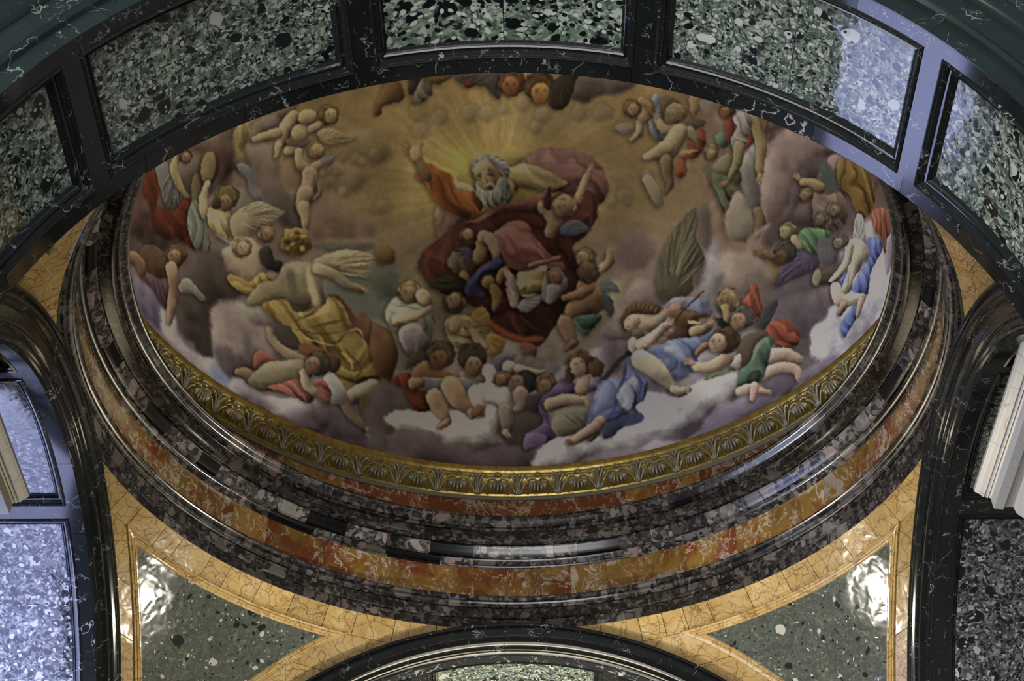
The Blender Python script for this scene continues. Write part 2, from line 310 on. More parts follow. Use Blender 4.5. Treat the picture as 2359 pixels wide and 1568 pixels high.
    C([(100,1350),(300,1240),(420,1400),(330,1560),(120,1560)], (86,70,66), .4); C([(760,1060),(900,980),(940,1200),(900,1400),(800,1300)], (80,66,60), .4)
    E(1160,1480,70,60,0,(136,102,74),0,9,.6)
    P([(1200,600),(1320,440),(1415,430),(1400,640),(1385,800),(1380,1000),(1300,1060),(1200,800)], (106,101,94), .5, .8, (80,26,.4))
    P([(1060,1070),(1120,920),(1200,875),(1300,1060),(1335,1280),(1200,1325),(1100,1285),(1055,1160)], (120,107,90), .6, 2)
    P([(950,620),(1090,520),(1125,680),(1060,715),(980,690)], (106,94,70)); P([(900,600),(960,690),(1080,722),(1195,680),(1200,800),(1130,900),(1060,1065),(1000,950),(955,830),(898,700)], (76,79,56), .5, .8, (55,30,.55))
    Hd(935,500,66,(98,78,48),(120,98,72),.0,.5); E(1035,395,66,72,0,(74,90,74))
    P([(1060,200),(1130,185),(1142,400),(1090,425),(1058,330)], (112,44,27)); P([(1240,410),(1300,330),(1315,415),(1240,485)], (112,44,27)); Hd(1080,130,70,(70,48,28),(118,84,50),-.3,.3)
    L([(1330,210),(1385,440),(1370,620),(1375,700)], (66,52,38,30), (108,92,60)); s.hand(1372,730,30,95); P([(1380,160),(1450,220),(1430,330),(1390,250)], (84,67,40))
    P([(1135,200),(1220,140),(1305,200),(1285,330),(1230,485),(1130,475),(1115,380),(1160,290)], (116,106,99), .6, .7, (70,26,.4))
    L([(1180,450),(1170,600),(1090,770)], (50,44,24), (108,95,65)); s.hand(1060,785,28,165)
    L([(1350,1040),(1380,1130),(1350,1250)], (40,44,30), (82,64,46)); S([(1480,1150),(1380,1220),(1290,1300),(1270,1400),(1310,1490)], 60, (122,106,92), .7, 2)
    for a, b in (((1990,960),(1900,520)), ((2000,940),(1960,560)), ((2010,950),(2050,640)), ((1995,800),(1890,640)), ((2005,780),(1925,560)), ((2010,860),(2085,720)), ((1980,880),(1900,700)), ((2010,900),(2000,560))): S([a, ((a[0]+b[0])/2+20,(a[1]+b[1])/2), b], 44, (60,66,58), .8, 1)
    C([(1990,590),(2040,530),(2120,560),(2060,690)], (112,92,84), .5, 2)
    P([(2108,555),(2220,585),(2350,680),(2420,900),(2340,1090),(2260,1085),(2180,900),(2090,820),(2068,660)], (92,67,25), .5, .7, (80,34,.6))
    L([(1760,780),(1840,790),(1920,830)], (34,44,50), (122,100,68)); s.hand(1720,745,28,235)
    P([(1850,880),(1980,900),(2110,880),(2165,1050),(2110,1200),(1890,1215),(1850,1050)], (92,72,62), .6, 1, (60,40,.35)); Hd(1795,890,62,(88,72,52),(104,84,64),-.2,.3); Hd(2040,1030,66,(76,66,50),(106,86,68),.2,.2); Hd(1935,1110,66,(68,62,50),(98,84,66),-.3,.2)
    # upper right putti
    for x, y, r in ((150,900,90),(40,960,60),(180,960,50),(350,720,70),(0,150,70)): Hd(x, y, r, (104,88,62), (118,101,74), 0, .1, True)
    L([(360,760),(420,860),(460,960)], (50,60,40), (120,104,80), .4)
    L([(290,240),(285,330),(215,400)], (36,34,22)); E(345,160,85,80,0,(130,110,80)); Hd(225,110,82,(98,68,38),(132,106,76),.1,.2); L([(300,40),(370,90),(400,150)], (34,34,26), (122,96,64)); W([(60,290),(150,240),(240,300),(160,350)], (240,300), (112,100,84), 5)
    P([(400,10),(480,10),(490,200),(515,390),(440,395),(370,260),(440,140)], (92,89,98), .5, .8, (80,22,.35))
    P([(480,20),(580,10),(660,80),(560,130),(510,210)], (80,60,38)); W([(720,230),(800,200),(890,250),(780,300)], (720,240), (78,62,50), 5)
    P([(740,20),(810,0),(830,130),(760,180)], (118,96,62)); P([(830,60),(960,40),(960,130),(900,200)], (106,92,82), .3, 3)
    P([(790,325),(850,300),(890,350),(870,460),(800,560),(712,565),(715,700),(650,755),(605,680),(620,580),(740,500),(728,420)], (106,48,27), .6, .7, (40,30,.4)); S([(590,610),(640,520),(740,500),(830,490)], 30, (136,112,70), .9)
    P([(690,300),(760,280),(805,370),(800,425),(720,360)], (120,106,88)); L([(600,310),(510,300),(440,215)], (50,44,30)); s.hand(435,195,24,260)
    L([(640,330),(590,430),(545,500)], (80,84,88), (130,112,80)); L([(520,480),(440,520),(350,560)], (78,62,34), (128,110,78)); L([(530,590),(540,720),(565,790),(530,880)], (62,46,34,18), (96,77,52)); Hd(620,150,96,(104,92,62),(110,92,64),-.5,.4)
    # ---- right side, nude boy and bright cloud
    s.org = (1559, 500, 2.949)
    C([(905,800),(940,700),(1060,600),(1200,420),(1340,280),(1480,180),(1500,420),(1440,590),(1220,860),(1000,1020),(920,940)], (150,148,160), .35, 4)
    C([(870,560),(1000,460),(1060,520),(950,700),(900,760)], (82,68,74), .4); C([(560,560),(700,420),(900,340),(960,500),(880,600),(890,800),(900,950),(830,1050),(640,900),(560,750)], (68,58,62), .4)
    S([(535,170),(475,260),(515,340),(640,390),(650,470)], 46, (114,100,90), .8, 3); E(410,290,45,40,0,(134,100,74),0,8,.7)
    P([(600,255),(690,330),(695,440),(640,440)], (94,80,48)); W([(680,470),(700,380),(800,260),(900,225),(965,265),(950,350),(800,420)], (900,260), (56,46,64), 10)
    P([(810,165),(860,75),(960,78),(1045,110),(965,245),(880,225),(815,205)], (66,94,60), .6, .7, (60,30,.5)); C([(960,160),(1040,140),(1100,220),(1060,330),(970,300)], (68,66,68), .5, 2)
    Hd(760,85,58,(96,84,56),(128,114,84),-.4,.3); L([(800,150),(830,200)], (30,24), (120,104,78)); Hd(740,235,74,(46,42,32),(70,50,34),-.5,.6); L([(650,270),(600,250)], (24,34), (92,70,48)); s.hand(570,250,24,185,(92,68,46))
    E(1030,400,75,52,-15,(58,46,36)); E(950,410,28,58,12,(104,98,78),.3)
    P([(1290,160),(1345,135),(1395,155),(1392,235),(1325,360),(1305,480),(1285,530),(1190,490),(1240,380),(1300,280)], (66,76,136), .6, .7, (65,26,.45))
    P([(1205,600),(1232,630),(1222,680),(1170,770),(1132,815),(1118,720)], (70,80,136), .6, .7, (60,22,.4)); P([(1110,430),(1165,365),(1155,470)], (62,66,130))
    P([(1325,-40),(1400,-60),(1465,0),(1455,150),(1410,245),(1400,150),(1345,90)], (114,60,40), .6, .7, (75,24,.5)); P([(1430,150),(1475,110),(1475,240),(1432,395),(1418,300)], (116,102,116), .4, 1)
    W([(1200,150),(1210,20),(1232,-25),(1272,20),(1285,190),(1250,180)], (1240,190), (124,122,118), 7)
    P([(1180,150),(1270,165),(1312,270),(1265,310),(1245,360),(1205,410),(1180,500),(1130,525),(1125,470),(1165,350),(1140,250)], (134,125,108), .8); L([(1175,190),(1155,300),(1110,370),(1050,430)], (26,26,22,16), (136,127,110)); Hd(1118,160,50,(70,62,54),(112,96,80),-.4,.3)
    L([(1080,480),(1110,560),(1200,560),(1262,540)], (38,46,36,26), (132,121,110)); L([(1255,560),(1242,610),(1228,670)], (22,18,12), (122,102,92)); L([(1140,590),(1105,650)], (26,20), (118,92,78)); S([(1175,340),(1165,440),(1150,520)], 8, (84,72,58), .7)
    # ---- top centre
    s.org = (780, 0, 2.949)
    for x, y, r in ((545,760,75),(690,790,70),(560,885,72),(900,765,74),(1010,765,66),(1260,705,64),(1390,775,72),(1640,760,70),(1790,760,76),(1120,740,50),(1340,860,56),(120,1080,50),(170,1100,46),(240,1040,44),(40,1300,50),(300,1400,70)): Hd(x, y, r, (112,95,66), (122,105,74), -.1, .1, True)
    P([(245,780),(255,690),(305,590),(300,540),(400,540),(445,620),(430,685),(300,720),(292,775)], (88,63,38), .7); P([(480,560),(500,510),(560,520),(540,600),(478,645)], (44,34,28)); P([(560,540),(620,530),(635,640),(560,700),(508,690),(515,640)], (92,79,72), .6, .7, (60,20,.4)); P([(570,500),(780,495),(705,560),(630,560)], (92,70,32))
    C([(1590,500),(2000,540),(1930,630),(1780,650),(1680,695),(1555,650)], (84,69,62), .5, 3)
    W([(820,470),(1080,460),(1090,670),(1000,590),(950,585),(800,545)], (1100,480), (62,54,50), 10); Hd(1180,560,92,(70,42,24),(112,66,38),-.1,.3); Hd(1370,585,104,(64,44,22),(138,92,48),.05,.5); W([(1470,540),(1620,490),(1560,700),(1475,745),(1425,690)], (1500,520), (44,34,24), 9); E(885,570,32,26,0,(80,28,18))
    # ---- centre: the old man in the mantle
    P([(800,1210),(915,1065),(1000,1008),(1180,1005),(1340,1040),(1240,1130),(1170,1300),(930,1300)], (124,108,56), .4, 2, (-40,50,.25))
    P([(1195,1150),(1330,1030),(1450,1003),(1650,1030),(1765,1110),(1835,1260),(1812,1350),(1740,1400),(1690,1430),(1600,1330),(1400,1290),(1250,1250),(1180,1240)], (100,66,60), .7, .7, (25,60,.4))
    P([(1135,1160),(1300,1115),(1480,1195),(1550,1245),(1400,1300),(1260,1262),(1165,1320)], (126,110,72), .6, .7, (15,34,.4))
    s.org = (860, 460, 3.92)
    P([(580,25),(800,105),(835,170),(720,265),(600,375),(565,200)], (98,72,62), .6, .7, (80,40,.3))
    P([(830,180),(1040,100),(1270,75),(1500,50),(1640,-40),(1830,-90),(1980,-60),(2025,100),(2010,180),(1920,320),(1800,425),(1862,560),(1862,720),(1800,880),(1730,1000),(1640,1130),(1540,1275),(1480,1322),(1340,1290),(1090,1190),(1055,1060),(1000,1020),(990,945),(900,958),(640,850),(500,755),(430,660),(402,590),(450,470),(560,380),(680,300),(760,210)], (60,27,19), .6, .7, (50,90,.45))
    P([(820,195),(960,160),(1080,60),(1280,10),(1480,-40),(1570,-90),(1600,-20),(1560,60),(1400,95),(1180,100),(1050,150),(960,205)], (112,70,60), .6, .8, (-15,34,.3))
    P([(1062,1075),(1092,1185),(1340,1292),(1540,1272),(1500,1222),(1350,1235),(1150,1150)], (112,52,22), .4, 2)
    for a in (((700,330),(620,480),(640,640)), ((1300,1000),(1380,1100),(1480,1180)), ((1240,1020),(1280,1130),(1350,1220)), ((1850,100),(1960,150),(1960,280)), ((520,480),(470,570),(500,680))): S(a, 24, (110,58,40), .5, 2)
    L([(1530,60),(1640,180),(1600,290)], (54,70,60), (118,100,74)); L([(1850,0),(1900,-140),(1950,-250)], (44,38,26), (122,98,72)); s.hand(1960,-275,28,285); P([(1560,-60),(1600,-120),(1600,90),(1540,60)], (44,24,18)); Hd(1730,50,106,(112,96,64),(118,92,66),-.25,.25)
    W([(1695,240),(1800,182),(1900,208),(1970,282),(1900,290),(1820,325),(1700,310)], (1710,280), (60,60,72), 9)
    P([(1055,335),(1150,250),(1260,188),(1385,208),(1450,330),(1560,450),(1630,530),(1500,615),(1350,645),(1200,590),(1140,440),(1080,385)], (128,86,78), .7, .7, (55,56,.4)); 
    for a in (((1130,390),(1250,520),(1450,580)), ((1390,230),(1470,400),(1600,520)), ((1180,300),(1280,420),(1330,560))): S(a, 22, (78,42,38), .6, 1.5)
    L([(1400,600),(1540,560),(1680,520)], (16,20,18), (120,88,70)); P([(1560,600),(1620,560),(1720,580),(1720,640),(1620,640)], (92,62,46))
    E(960,470,70,120,12,(128,112,80)); E(1010,340,72,60,20,(148,134,110)); L([(1050,350),(1100,450),(1110,520)], (58,46,34), (138,122,96)); Hd(845,320,66,(80,58,34),(128,104,78),.15,-.1); P([(800,400),(910,370),(920,440),(860,470)], (44,32,22))
    Hd(775,565,108,(84,74,54),(98,80,60),.65,.1); L([(820,680),(850,760)], (44,36), (114,94,64)); W([(505,775),(600,700),(700,675),(860,740),(820,835),(640,815)], (850,760), (32,31,26), 10, (70,66,52))
    P([(730,440),(860,430),(900,520),(880,600),(800,470)], (62,52,78)); P([(825,790),(900,680),(980,600),(1100,528),(1185,570),(1120,655),(1000,700),(950,745),(1012,850),(990,905),(940,865),(850,865)], (50,52,90), .7, .7, (-35,34,.55))
    E(1040,745,62,58,0,(116,94,60)); L([(1090,800),(1120,880),(1095,980)], (48,44,26), (112,90,56)); E(1170,680,50,90,30,(112,90,56))
    W([(1175,640),(1240,655),(1315,760),(1315,900),(1270,985),(1220,900),(1215,760)], (1190,650), (136,124,114), 10); W([(1290,975),(1360,895),(1535,855),(1525,905),(1400,1015)], (1300,930), (102,98,100), 8)
    P([(1300,670),(1400,640),(1500,610),(1568,580),(1560,690),(1545,800),(1400,880),(1320,840)], (132,120,80), .6, .7, (30,26,.6)); E(1350,780,36,36,0,(142,128,96))
    P([(1540,700),(1620,620),(1700,640),(1755,760),(1700,860),(1610,930),(1540,915),(1520,840)], (108,100,94), .7); Hd(1640,700,76,(92,72,54),(110,82,60),0,.1); P([(1560,780),(1640,760),(1700,800),(1640,910),(1570,930)], (112,104,98), .6)
    L([(2040,640),(2130,560),(2130,470)], (42,38,24), (124,100,74)); s.hand(2140,455,22,300); Hd(1920,520,90,(88,70,46),(126,98,76),-.35,.1); 
    W([(2000,770),(2110,705),(2180,755),(2235,835),(2120,830),(2060,850)], (2000,800), (74,75,72), 8); W([(2050,850),(2150,890),(2175,1000),(2140,1065),(2090,990),(1980,1050)], (2040,870), (50,48,50), 8)
    P([(1850,735),(1960,715),(2065,850),(2045,985),(1900,1065),(1760,1070),(1728,960),(1830,880)], (116,88,60), .8); L([(1950,790),(1860,855),(1720,885)], (54,48,28), (118,88,60)); Hd(1940,660,100,(66,50,32),(84,62,42),-.2,-.3)
    P([(1795,1085),(1900,1035),(2070,1050),(1990,1155),(1920,1235),(1860,1180)], (54,76,60), .7, .7, (10,34,.5)); L([(1730,1110),(1770,1220),(1820,1290)], (72,62,34), (112,86,62)); L([(1810,1290),(1740,1350)], (34,20), (100,70,48))
    P([(1340,1290),(1475,1325),(1465,1425),(1430,1400),(1385,1432),(1350,1375)], (88,54,38), .7)
    E(300,-200,10,10); 
    s.org = (780, 0, 2.949)
    P([(770,1235),(880,1250),(940,1320),(850,1300)], (134,116,88), .5); P([(528,1195),(600,1108),(680,1145),(775,1200),(805,1290),(935,1312),(975,1420),(905,1490),(850,1482),(720,1412),(640,1352),(618,1290)], (112,58,22), .7, .7, (35,40,.5))
    for a in (((560,1180),(620,1220),(640,1300)), ((640,1160),(700,1250),(720,1360)), ((740,1210),(790,1330),(840,1400))): S(a, 16, (70,28,8), .6, 1.2)
    s.org = (1040, 320, 4.48)
    P([(215,300),(240,200),(370,165),(470,185),(560,240),(600,290),(590,380),(560,420),(500,330),(400,250),(300,330),(240,400)], (104,100,98), .6, .8, (25,18,.45))
    P([(225,290),(300,215),(390,240),(470,330),(500,420),(490,500),(440,560),(360,560),(300,500),(262,420),(235,370)], (118,98,72), .5, .8)
    P([(380,285),(460,320),(490,420),(480,490),(440,470),(400,380),(370,330)], (84,64,44), .2, 1.5, op=.8); P([(240,280),(310,235),(360,280),(350,330),(290,350),(245,340)], (132,118,92), .3, 1.5, op=.8)
    P([(262,440),(300,500),(350,530),(440,520),(480,430),(520,400),(570,440),(600,540),(580,640),(480,690),(380,715),(300,640),(262,560)], (122,118,110), .6, .8, (70,18,.5))
    P([(500,470),(540,380),(580,450),(640,560),(600,650),(520,680),(560,580)], (82,84,82), .5, 1, (70,16,.4))
    for a_, w, c in (((255,395),(290,385),(318,408)), 24, (44,32,24)), (((370,375),(410,372),(445,392)), 24, (44,32,24)), (((262,425),(290,420),(315,428)), 12, (60,42,30)), (((365,350),(410,330),(450,350)), 14, (66,52,38)), (((250,375),(285,362),(315,380)), 14, (76,62,46)):
        S(a_, w, c, .85, .8)
    S([(330,380),(338,430),(352,455),(335,468)], 16, (150,128,98), .75, .8); S([(352,400),(368,450),(350,470)], 14, (72,50,34), .7, .9)
    P([(360,494),(395,486),(430,498),(415,512),(385,510)], (52,34,26), .2, 1.2); S([(330,505),(350,470),(400,462),(445,480),(465,530)], 20, (140,134,122), .8, .8)
    for k in range(22):
        x = 285 + k * 14; y0 = 520 + 14 * math.sin(k); S([(x,y0),(x+10*math.sin(k*1.3),y0+70),(x-8+22*(k%3),y0+125-abs(k-9)*4)], 11, (150,146,136) if k%2 else (78,76,72), .7)
    for k in range(16):
        a = -2.9 + k * .2; S([(385+150*math.cos(a),330+130*math.sin(a)),(400+185*math.cos(a+.06),325+150*math.sin(a+.06)),(425+205*math.cos(a+.2),330+165*math.sin(a+.2))], 13, (140,136,128) if k%2 else (66,66,66), .7)
    s.org = (900, 300, 4.48)
    L([(370,470),(320,380),(290,320)], (56,50,46), (92,70,46)); P([(205,170),(260,165),(300,200),(330,200),(325,280),(290,320),(240,320),(195,260)], (128,104,76), .7)
    for f_ in (((215,185),(185,140),(150,118)), ((205,200),(155,175),(112,162)), ((200,225),(150,215),(108,205)), ((205,262),(170,262),(128,250)), ((300,230),(318,180),(312,128))): S(f_, 27, (112,84,56), .95, .5, False)
    for f_ in (((215,198),(180,160)), ((203,214),(150,192)), ((203,245),(150,235))): S(f_, 7, (56,38,24), .8)
    # ---- centre left pair
    s.org = (860, 460, 3.92)
    C([(-20,600),(150,580),(230,800),(100,910),(-20,860)], (74,78,68), .4); E(110,500,92,84,0,(86,63,30),.6,1.5,wob=.05)
    P([(0,1110),(150,1230),(228,1380),(170,1570),(80,1600),(-20,1400)], (70,46,30), .6)
    P([(105,1030),(180,890),(300,875),(430,960),(530,1000),(505,1110),(480,1210),(330,1170),(200,1185),(130,1110)], (122,117,101), .6, .7, (40,44,.5)); P([(380,1110),(530,1030),(545,1150),(500,1290)], (84,86,80), .5, .7, (70,30,.4))
    L([(210,1085),(350,1060),(510,980)], (46,44,26), (134,118,92)); P([(228,1230),(280,1130),(400,1118),(515,1285),(450,1375),(330,1405)], (112,104,110), .7, .8, (60,40,.35)); Hd(330,830,104,(104,84,52),(112,92,66),-.1,.2); E(455,880,66,86,-35,(134,115,92)); S([(440,850),(470,845)], 10, (70,52,40)); S([(490,870),(510,890),(495,900)], 9, (84,62,48)); S([(470,930),(490,925)], 8, (100,54,46))
    W([(860,1065),(990,965),(1065,1080),(1040,1205),(950,1150)], (880,1120), (118,94,46), 8); W([(1020,1210),(1175,1240),(1188,1320),(1130,1395),(1030,1385)], (1000,1250), (114,86,44), 8)
    P([(645,1135),(700,1050),(860,1055),(960,1180),(900,1300),(760,1372),(700,1300)], (130,116,80), .6, .7, (30,36,.45)); E(740,1130,60,80,0,(134,118,94)); Hd(735,930,98,(84,68,46),(132,110,86),-.1,-.15); L([(1000,1330),(920,1230),(870,1150)], (40,36,24), (122,104,84)); s.hand(860,1140,26,260)
    # ---- bottom centre
    s.org = (860, 720, 3.92)
    C([(-40,700),(200,640),(370,840),(160,960),(140,1210),(-40,1260)], (72,62,61), .4)
    C([(120,920),(400,880),(700,890),(1000,830),(1170,890),(1140,1080),(1190,1180),(1100,1260),(900,1220),(650,1200),(600,1110),(450,1060),(330,1080),(190,1050)], (144,139,134), .8, 3)
    C([(1200,910),(1520,860),(1580,1000),(1410,1100),(1390,1250),(1200,1390),(1175,1100)], (56,45,44), .4)
    C([(140,1090),(330,1055),(560,1100),(650,1195),(800,1175),(900,1250),(1000,1240),(1180,1200),(1400,1250),(1420,1460),(900,1440),(240,1340),(140,1200)], (70,57,62), .6, 3)
    C([(1480,1270),(1620,1120),(1750,1110),(2100,1100),(2360,990),(2500,1100),(2352,1260),(2000,1290),(1850,1380),(1460,1440)], (146,141,142), .8, 3); C([(1850,1380),(2000,1270),(2352,1230),(2500,1280),(2300,1400),(1900,1420)], (92,80,92), .4)
    for x, y, r in ((1420,430,66),(1580,370,84),(1500,470,50),(1330,410,50)): Hd(x, y, r, (104,94,80), (118,106,88), -.1, .1, True)
    W([(285,490),(350,370),(440,345),(480,430),(370,490)], (470,460), (62,54,46), 8); W([(1050,490),(1100,400),(1180,365),(1295,388),(1180,480),(1120,530)], (1060,520), (82,80,84), 8)
    E(1230,495,66,60,20,(136,128,110)); S([(1200,490),(1215,500)], 8, (90,76,64)); S([(1240,515),(1260,505)], 8, (96,66,56)); L([(1300,500),(1420,520),(1540,530)], (40,24,16), (130,120,100), .4)
    P([(170,600),(240,550),(320,550),(370,600),(400,690),(490,715),(515,870),(440,890),(370,880),(320,780),(290,690),(190,640)], (92,31,15), .7, .7, (45,34,.4))
    P([(385,480),(480,435),(620,500),(720,560),(700,650),(450,650),(370,610),(345,560)], (98,71,46), .8); Hd(610,375,126,(66,52,36),(98,70,48),-.15,.4)
    P([(780,540),(950,465),(1080,500),(1105,640),(1000,655),(850,640)], (108,95,78), .7); Hd(895,395,124,(48,38,28),(98,80,60),.1,.75)
    L([(1040,520),(1070,600),(1040,650)], (60,54,36), (142,134,120)); P([(435,582),(600,604),(700,590),(800,592),(980,640),(960,705),(820,690),(700,705),(450,692)], (84,82,87), .4); S([(435,580),(600,602),(700,588),(800,592),(850,606)], 9, (170,166,160), .95, .4)
    L([(1000,720),(1150,740),(1200,840),(1225,920)], (84,92,66,34), (146,138,126)); L([(920,720),(950,820),(970,900)], (70,66,48), (140,131,116)); L([(1190,880),(1210,1000),(1200,1070)], (72,60,36), (100,86,74)); L([(1190,1080),(1235,1120)], (30,24), (124,104,86))
    L([(700,660),(770,780),(880,890)], (92,88,42), (122,99,76)); L([(550,760),(600,870),(670,980)], (80,72,38), (124,100,78)); L([(670,985),(600,1030)], (36,26), (108,82,62)); L([(880,900),(900,935)], (40,30), (112,86,66)); E(950,880,50,58,20,(96,66,44)); L([(360,640),(420,630)], (54,46), (116,90,68))
    Hd(1175,590,72,(88,66,46),(110,82,60),-.3,.2); Hd(1375,625,108,(36,30,28),(98,76,60),-.75,.1); Hd(1560,635,92,(78,60,42),(106,78,56),-.1,.4); L([(1330,740),(1350,820),(1290,870)], (74,66,34), (100,85,72)); P([(1400,760),(1520,740),(1540,880),(1400,880)], (44,38,42))
    P([(1380,1240),(1380,1100),(1530,1000),(1500,880),(1510,780),(1600,700),(1700,598),(1780,610),(1900,692),(2050,580),(2110,590),(2020,705),(1700,745),(1600,795),(1570,950),(1660,1080),(1620,1145)], (70,50,78), .7, .7, (55,40,.5))
    S([(2070,620),(2200,460),(2352,330)], 44, (44,38,36), .95, .6, False); P([(1605,1000),(1680,870),(1850,820),(2010,860),(1965,980),(1900,1065),(1700,1115),(1620,1060)], (94,87,71), .7); 
    for k in range(5): S([(1650+k*50,900+k*4),(1740+k*40,960),(1850+k*16,1040)], 8, (58,50,40) if k%2 else (128,118,96), .6)
    L([(1900,620),(1880,690)], (58,62), (124,102,80)); L([(1600,825),(1750,785),(1910,790)], (62,54,38), (130,112,90)); s.hand(1930,810,28,60)
    E(1870,450,124,110,0,(66,50,32),.7,.8,wob=.08); E(2010,500,72,86,0,(62,46,30),.7,.8,wob=.08); E(1780,560,44,70,0,(58,44,28),.6,.8,wob=.08)
    for k in range(14): a = k * .7; S([(1880+90*math.cos(a),450+80*math.sin(a)),(1880+110*math.cos(a+.4),450+96*math.sin(a+.4)),(1880+92*math.cos(a+.7),450+84*math.sin(a+.7))], 13, (104,80,52) if k%2 else (38,28,18), .7)
    E(1850,490,72,90,-14,(134,110,86)); S([(1805,470),(1830,462),(1850,474)], 10, (56,38,28)); S([(1860,440),(1885,436),(1905,450)], 10, (56,38,28)); S([(1845,470),(1835,510),(1852,516)], 10, (94,68,50)); S([(1845,545),(1870,536),(1885,530)], 10, (110,50,42)); E(1895,500,18,16,0,(134,88,68),0,2,.6)
    # ---- violin angel and the children, right
    s.org = (1300, 600, 3.92)
    C([(490,360),(700,160),(900,280),(900,420),(560,390)], (100,84,80), .6)
    C([(1150,100),(1260,0),(1420,-80),(1500,60),(1400,260),(1380,500),(1250,330)], (112,104,106), .5); C([(1400,-60),(1700,-40),(1880,120),(1830,400),(1640,260),(1480,200)], (114,98,86), .5); C([(1060,-20),(1260,-100),(1270,60),(1240,200),(1150,240)], (84,68,66), .5)
    W([(850,60),(880,-60),(980,-260),(1168,-470),(1200,-380),(1190,-200),(1270,-20),(1160,130),(1160,260),(1050,350),(900,345),(825,210)], (930,330), (66,60,46), 20, (116,106,80))
    C([(1760,640),(1900,400),(2100,290),(2300,290),(2380,500),(2200,640),(2210,850),(2320,930),(2100,1180),(1850,1130)], (70,60,66), .4)
    C([(540,1530),(700,1250),(760,1180),(1000,1220),(1150,1130),(1300,1040),(1570,950),(1590,1150),(1510,1290),(1390,1320),(1260,1460),(1100,1600),(560,1640)], (146,141,142), .8, 3)
    C([(1240,1520),(1380,1320),(1560,1250),(1850,1190),(2352,880),(2420,960),(1500,1560),(1200,1680)], (82,72,88), .4); C([(1760,1120),(1860,1010),(2000,980),(2110,1080),(2000,1230),(1860,1220)], (62,54,64), .6)
    P([(885,430),(1000,335),(1200,335),(1310,350),(1335,480),(1200,470),(1000,410)], (90,90,114), .6, .7, (5,30,.4))
    P([(870,480),(980,385),(1110,375),(1020,560),(1090,700),(900,745),(830,700)], (110,82,72), .6, .7, (60,34,.4)); P([(1040,580),(1135,575),(1125,705),(950,712)], (56,34,28))
    E(660,770,88,92,0,(142,127,110)); P([(380,650),(460,600),(590,620),(590,700),(420,700)], (88,78,68)); L([(700,540),(800,560),(860,500)], (70,76,60), (132,116,94)); P([(515,500),(600,390),(750,362),(880,425),(820,490),(700,480),(620,480),(580,540),(560,640),(508,560)], (62,46,30), .7)
    for k in range(16): a = k * .9; x = 560 + k * 20; S([(x,470-40*math.sin(k*.25)),(x+14,430-30*math.sin(k*.25)),(x+34,452-34*math.sin(k*.25))], 15, (108,82,54) if k%2 else (36,26,18), .75)
    E(610,560,66,84,38,(134,111,88)); E(670,665,54,44,0,(70,54,36),.7,.7,wob=.1); S([(560,540),(580,525),(600,530)], 9, (58,40,30)); S([(560,590),(575,600),(600,590)], 10, (60,40,30)); S([(595,620),(615,612)], 9, (110,52,44))
    P([(955,470),(1020,440),(1110,455),(1190,470),(1210,540),(1180,590),(1090,600),(1010,560)], (78,55,32), .7); S([(1150,520),(1280,500),(1400,540)], 30, (46,34,24), .95, .6, False); P([(1120,540),(1230,560),(1200,580),(1130,570)], (150,132,100)); S([(925,630),(1080,450),(1262,268)], 13, (34,28,22), .95, .4, False)
    L([(690,770),(800,690),(900,590)], (54,50,34), (138,121,104)); s.hand(925,570,34,330,(134,114,96)); L([(1170,640),(1250,620),(1310,580)], (46,44,36), (118,98,76)); s.hand(1320,560,30,285,(126,100,78)); E(1440,560,56,44,20,(24,24,24),.6,.6,wob=.12)
    P([(620,860),(760,800),(900,745),(1000,702),(1200,690),(1365,632),(1340,760),(1210,850),(1200,960),(1080,1062),(1000,1085),(940,980),(850,880),(760,845)], (66,73,100), .7, .7, (35,50,.5))
    P([(900,790),(1000,760),(1080,860),(1100,920),(980,850)], (104,108,130), .4, 2); P([(555,930),(620,870),(640,990),(745,1085),(720,1250),(640,1320),(725,1420),(640,1475),(540,1500),(430,1590),(350,1590),(370,1440),(200,1490),(245,1300),(330,1100),(540,1050)], (68,75,106), .7, .7, (72,56,.5))
    P([(480,1180),(620,1040),(670,1100),(620,1280),(600,1380),(500,1290)], (114,117,134), .5, 1.5, (70,36,.4)); P([(330,1150),(400,1100),(430,1200),(380,1330),(260,1380)], (98,104,136), .4, 2)
    for a in (((560,900),(540,1050),(470,1200)), ((640,1020),(700,1120),(660,1260)), ((380,1440),(460,1380),(620,1340)), ((470,1220),(460,1330),(370,1430))): S(a, 26, (34,40,84), .6, 1.3)
    L([(690,895),(800,960),(920,1080),(1000,1165)], (92,92,62,38), (138,124,102)); L([(985,1165),(1050,1185),(1120,1160)], (38,42,28), (134,118,98)); 
    for k in range(5): E(1128-k*4,1128+k*16,14,9,-20,(140,120,100),.6)
    L([(230,1590),(300,1500),(320,1450)], (46,50,54), (126,108,88)); s.org = (860, 720, 3.92); L([(2010,1030),(1900,1100),(1790,1165)], (56,48,36), (128,108,88)); E(1770,1160,36,22,20,(118,76,58)); s.org = (1300, 600, 3.92)
    P([(1270,1025),(1400,960),(1560,945),(1540,985),(1300,1075)], (86,88,68), .6, .7, (-15,24,.4)); Hd(1490,360,112,(104,84,58),(96,74,52),-.3,.2); L([(1450,420),(1470,530)], (36,30), (110,90,62))
    P([(1590,390),(1660,300),(1680,220),(1745,215),(1760,320),(1792,440),(1730,555),(1700,450),(1640,400)], (112,48,32), .7, .7, (60,26,.5)); P([(1820,595),(1900,540),(2000,528),(2090,600),(2135,700),(2080,785),(1960,812),(1900,720),(1830,660)], (104,42,24), .7, .7, (30,34,.5))
    W([(1755,510),(1900,355),(1925,400),(1850,560),(1785,625)], (1780,600), (44,42,46), 8); P([(1570,740),(1700,650),(1840,650),(1760,740),(1690,900),(1590,1000),(1560,850)], (64,50,40), .5)
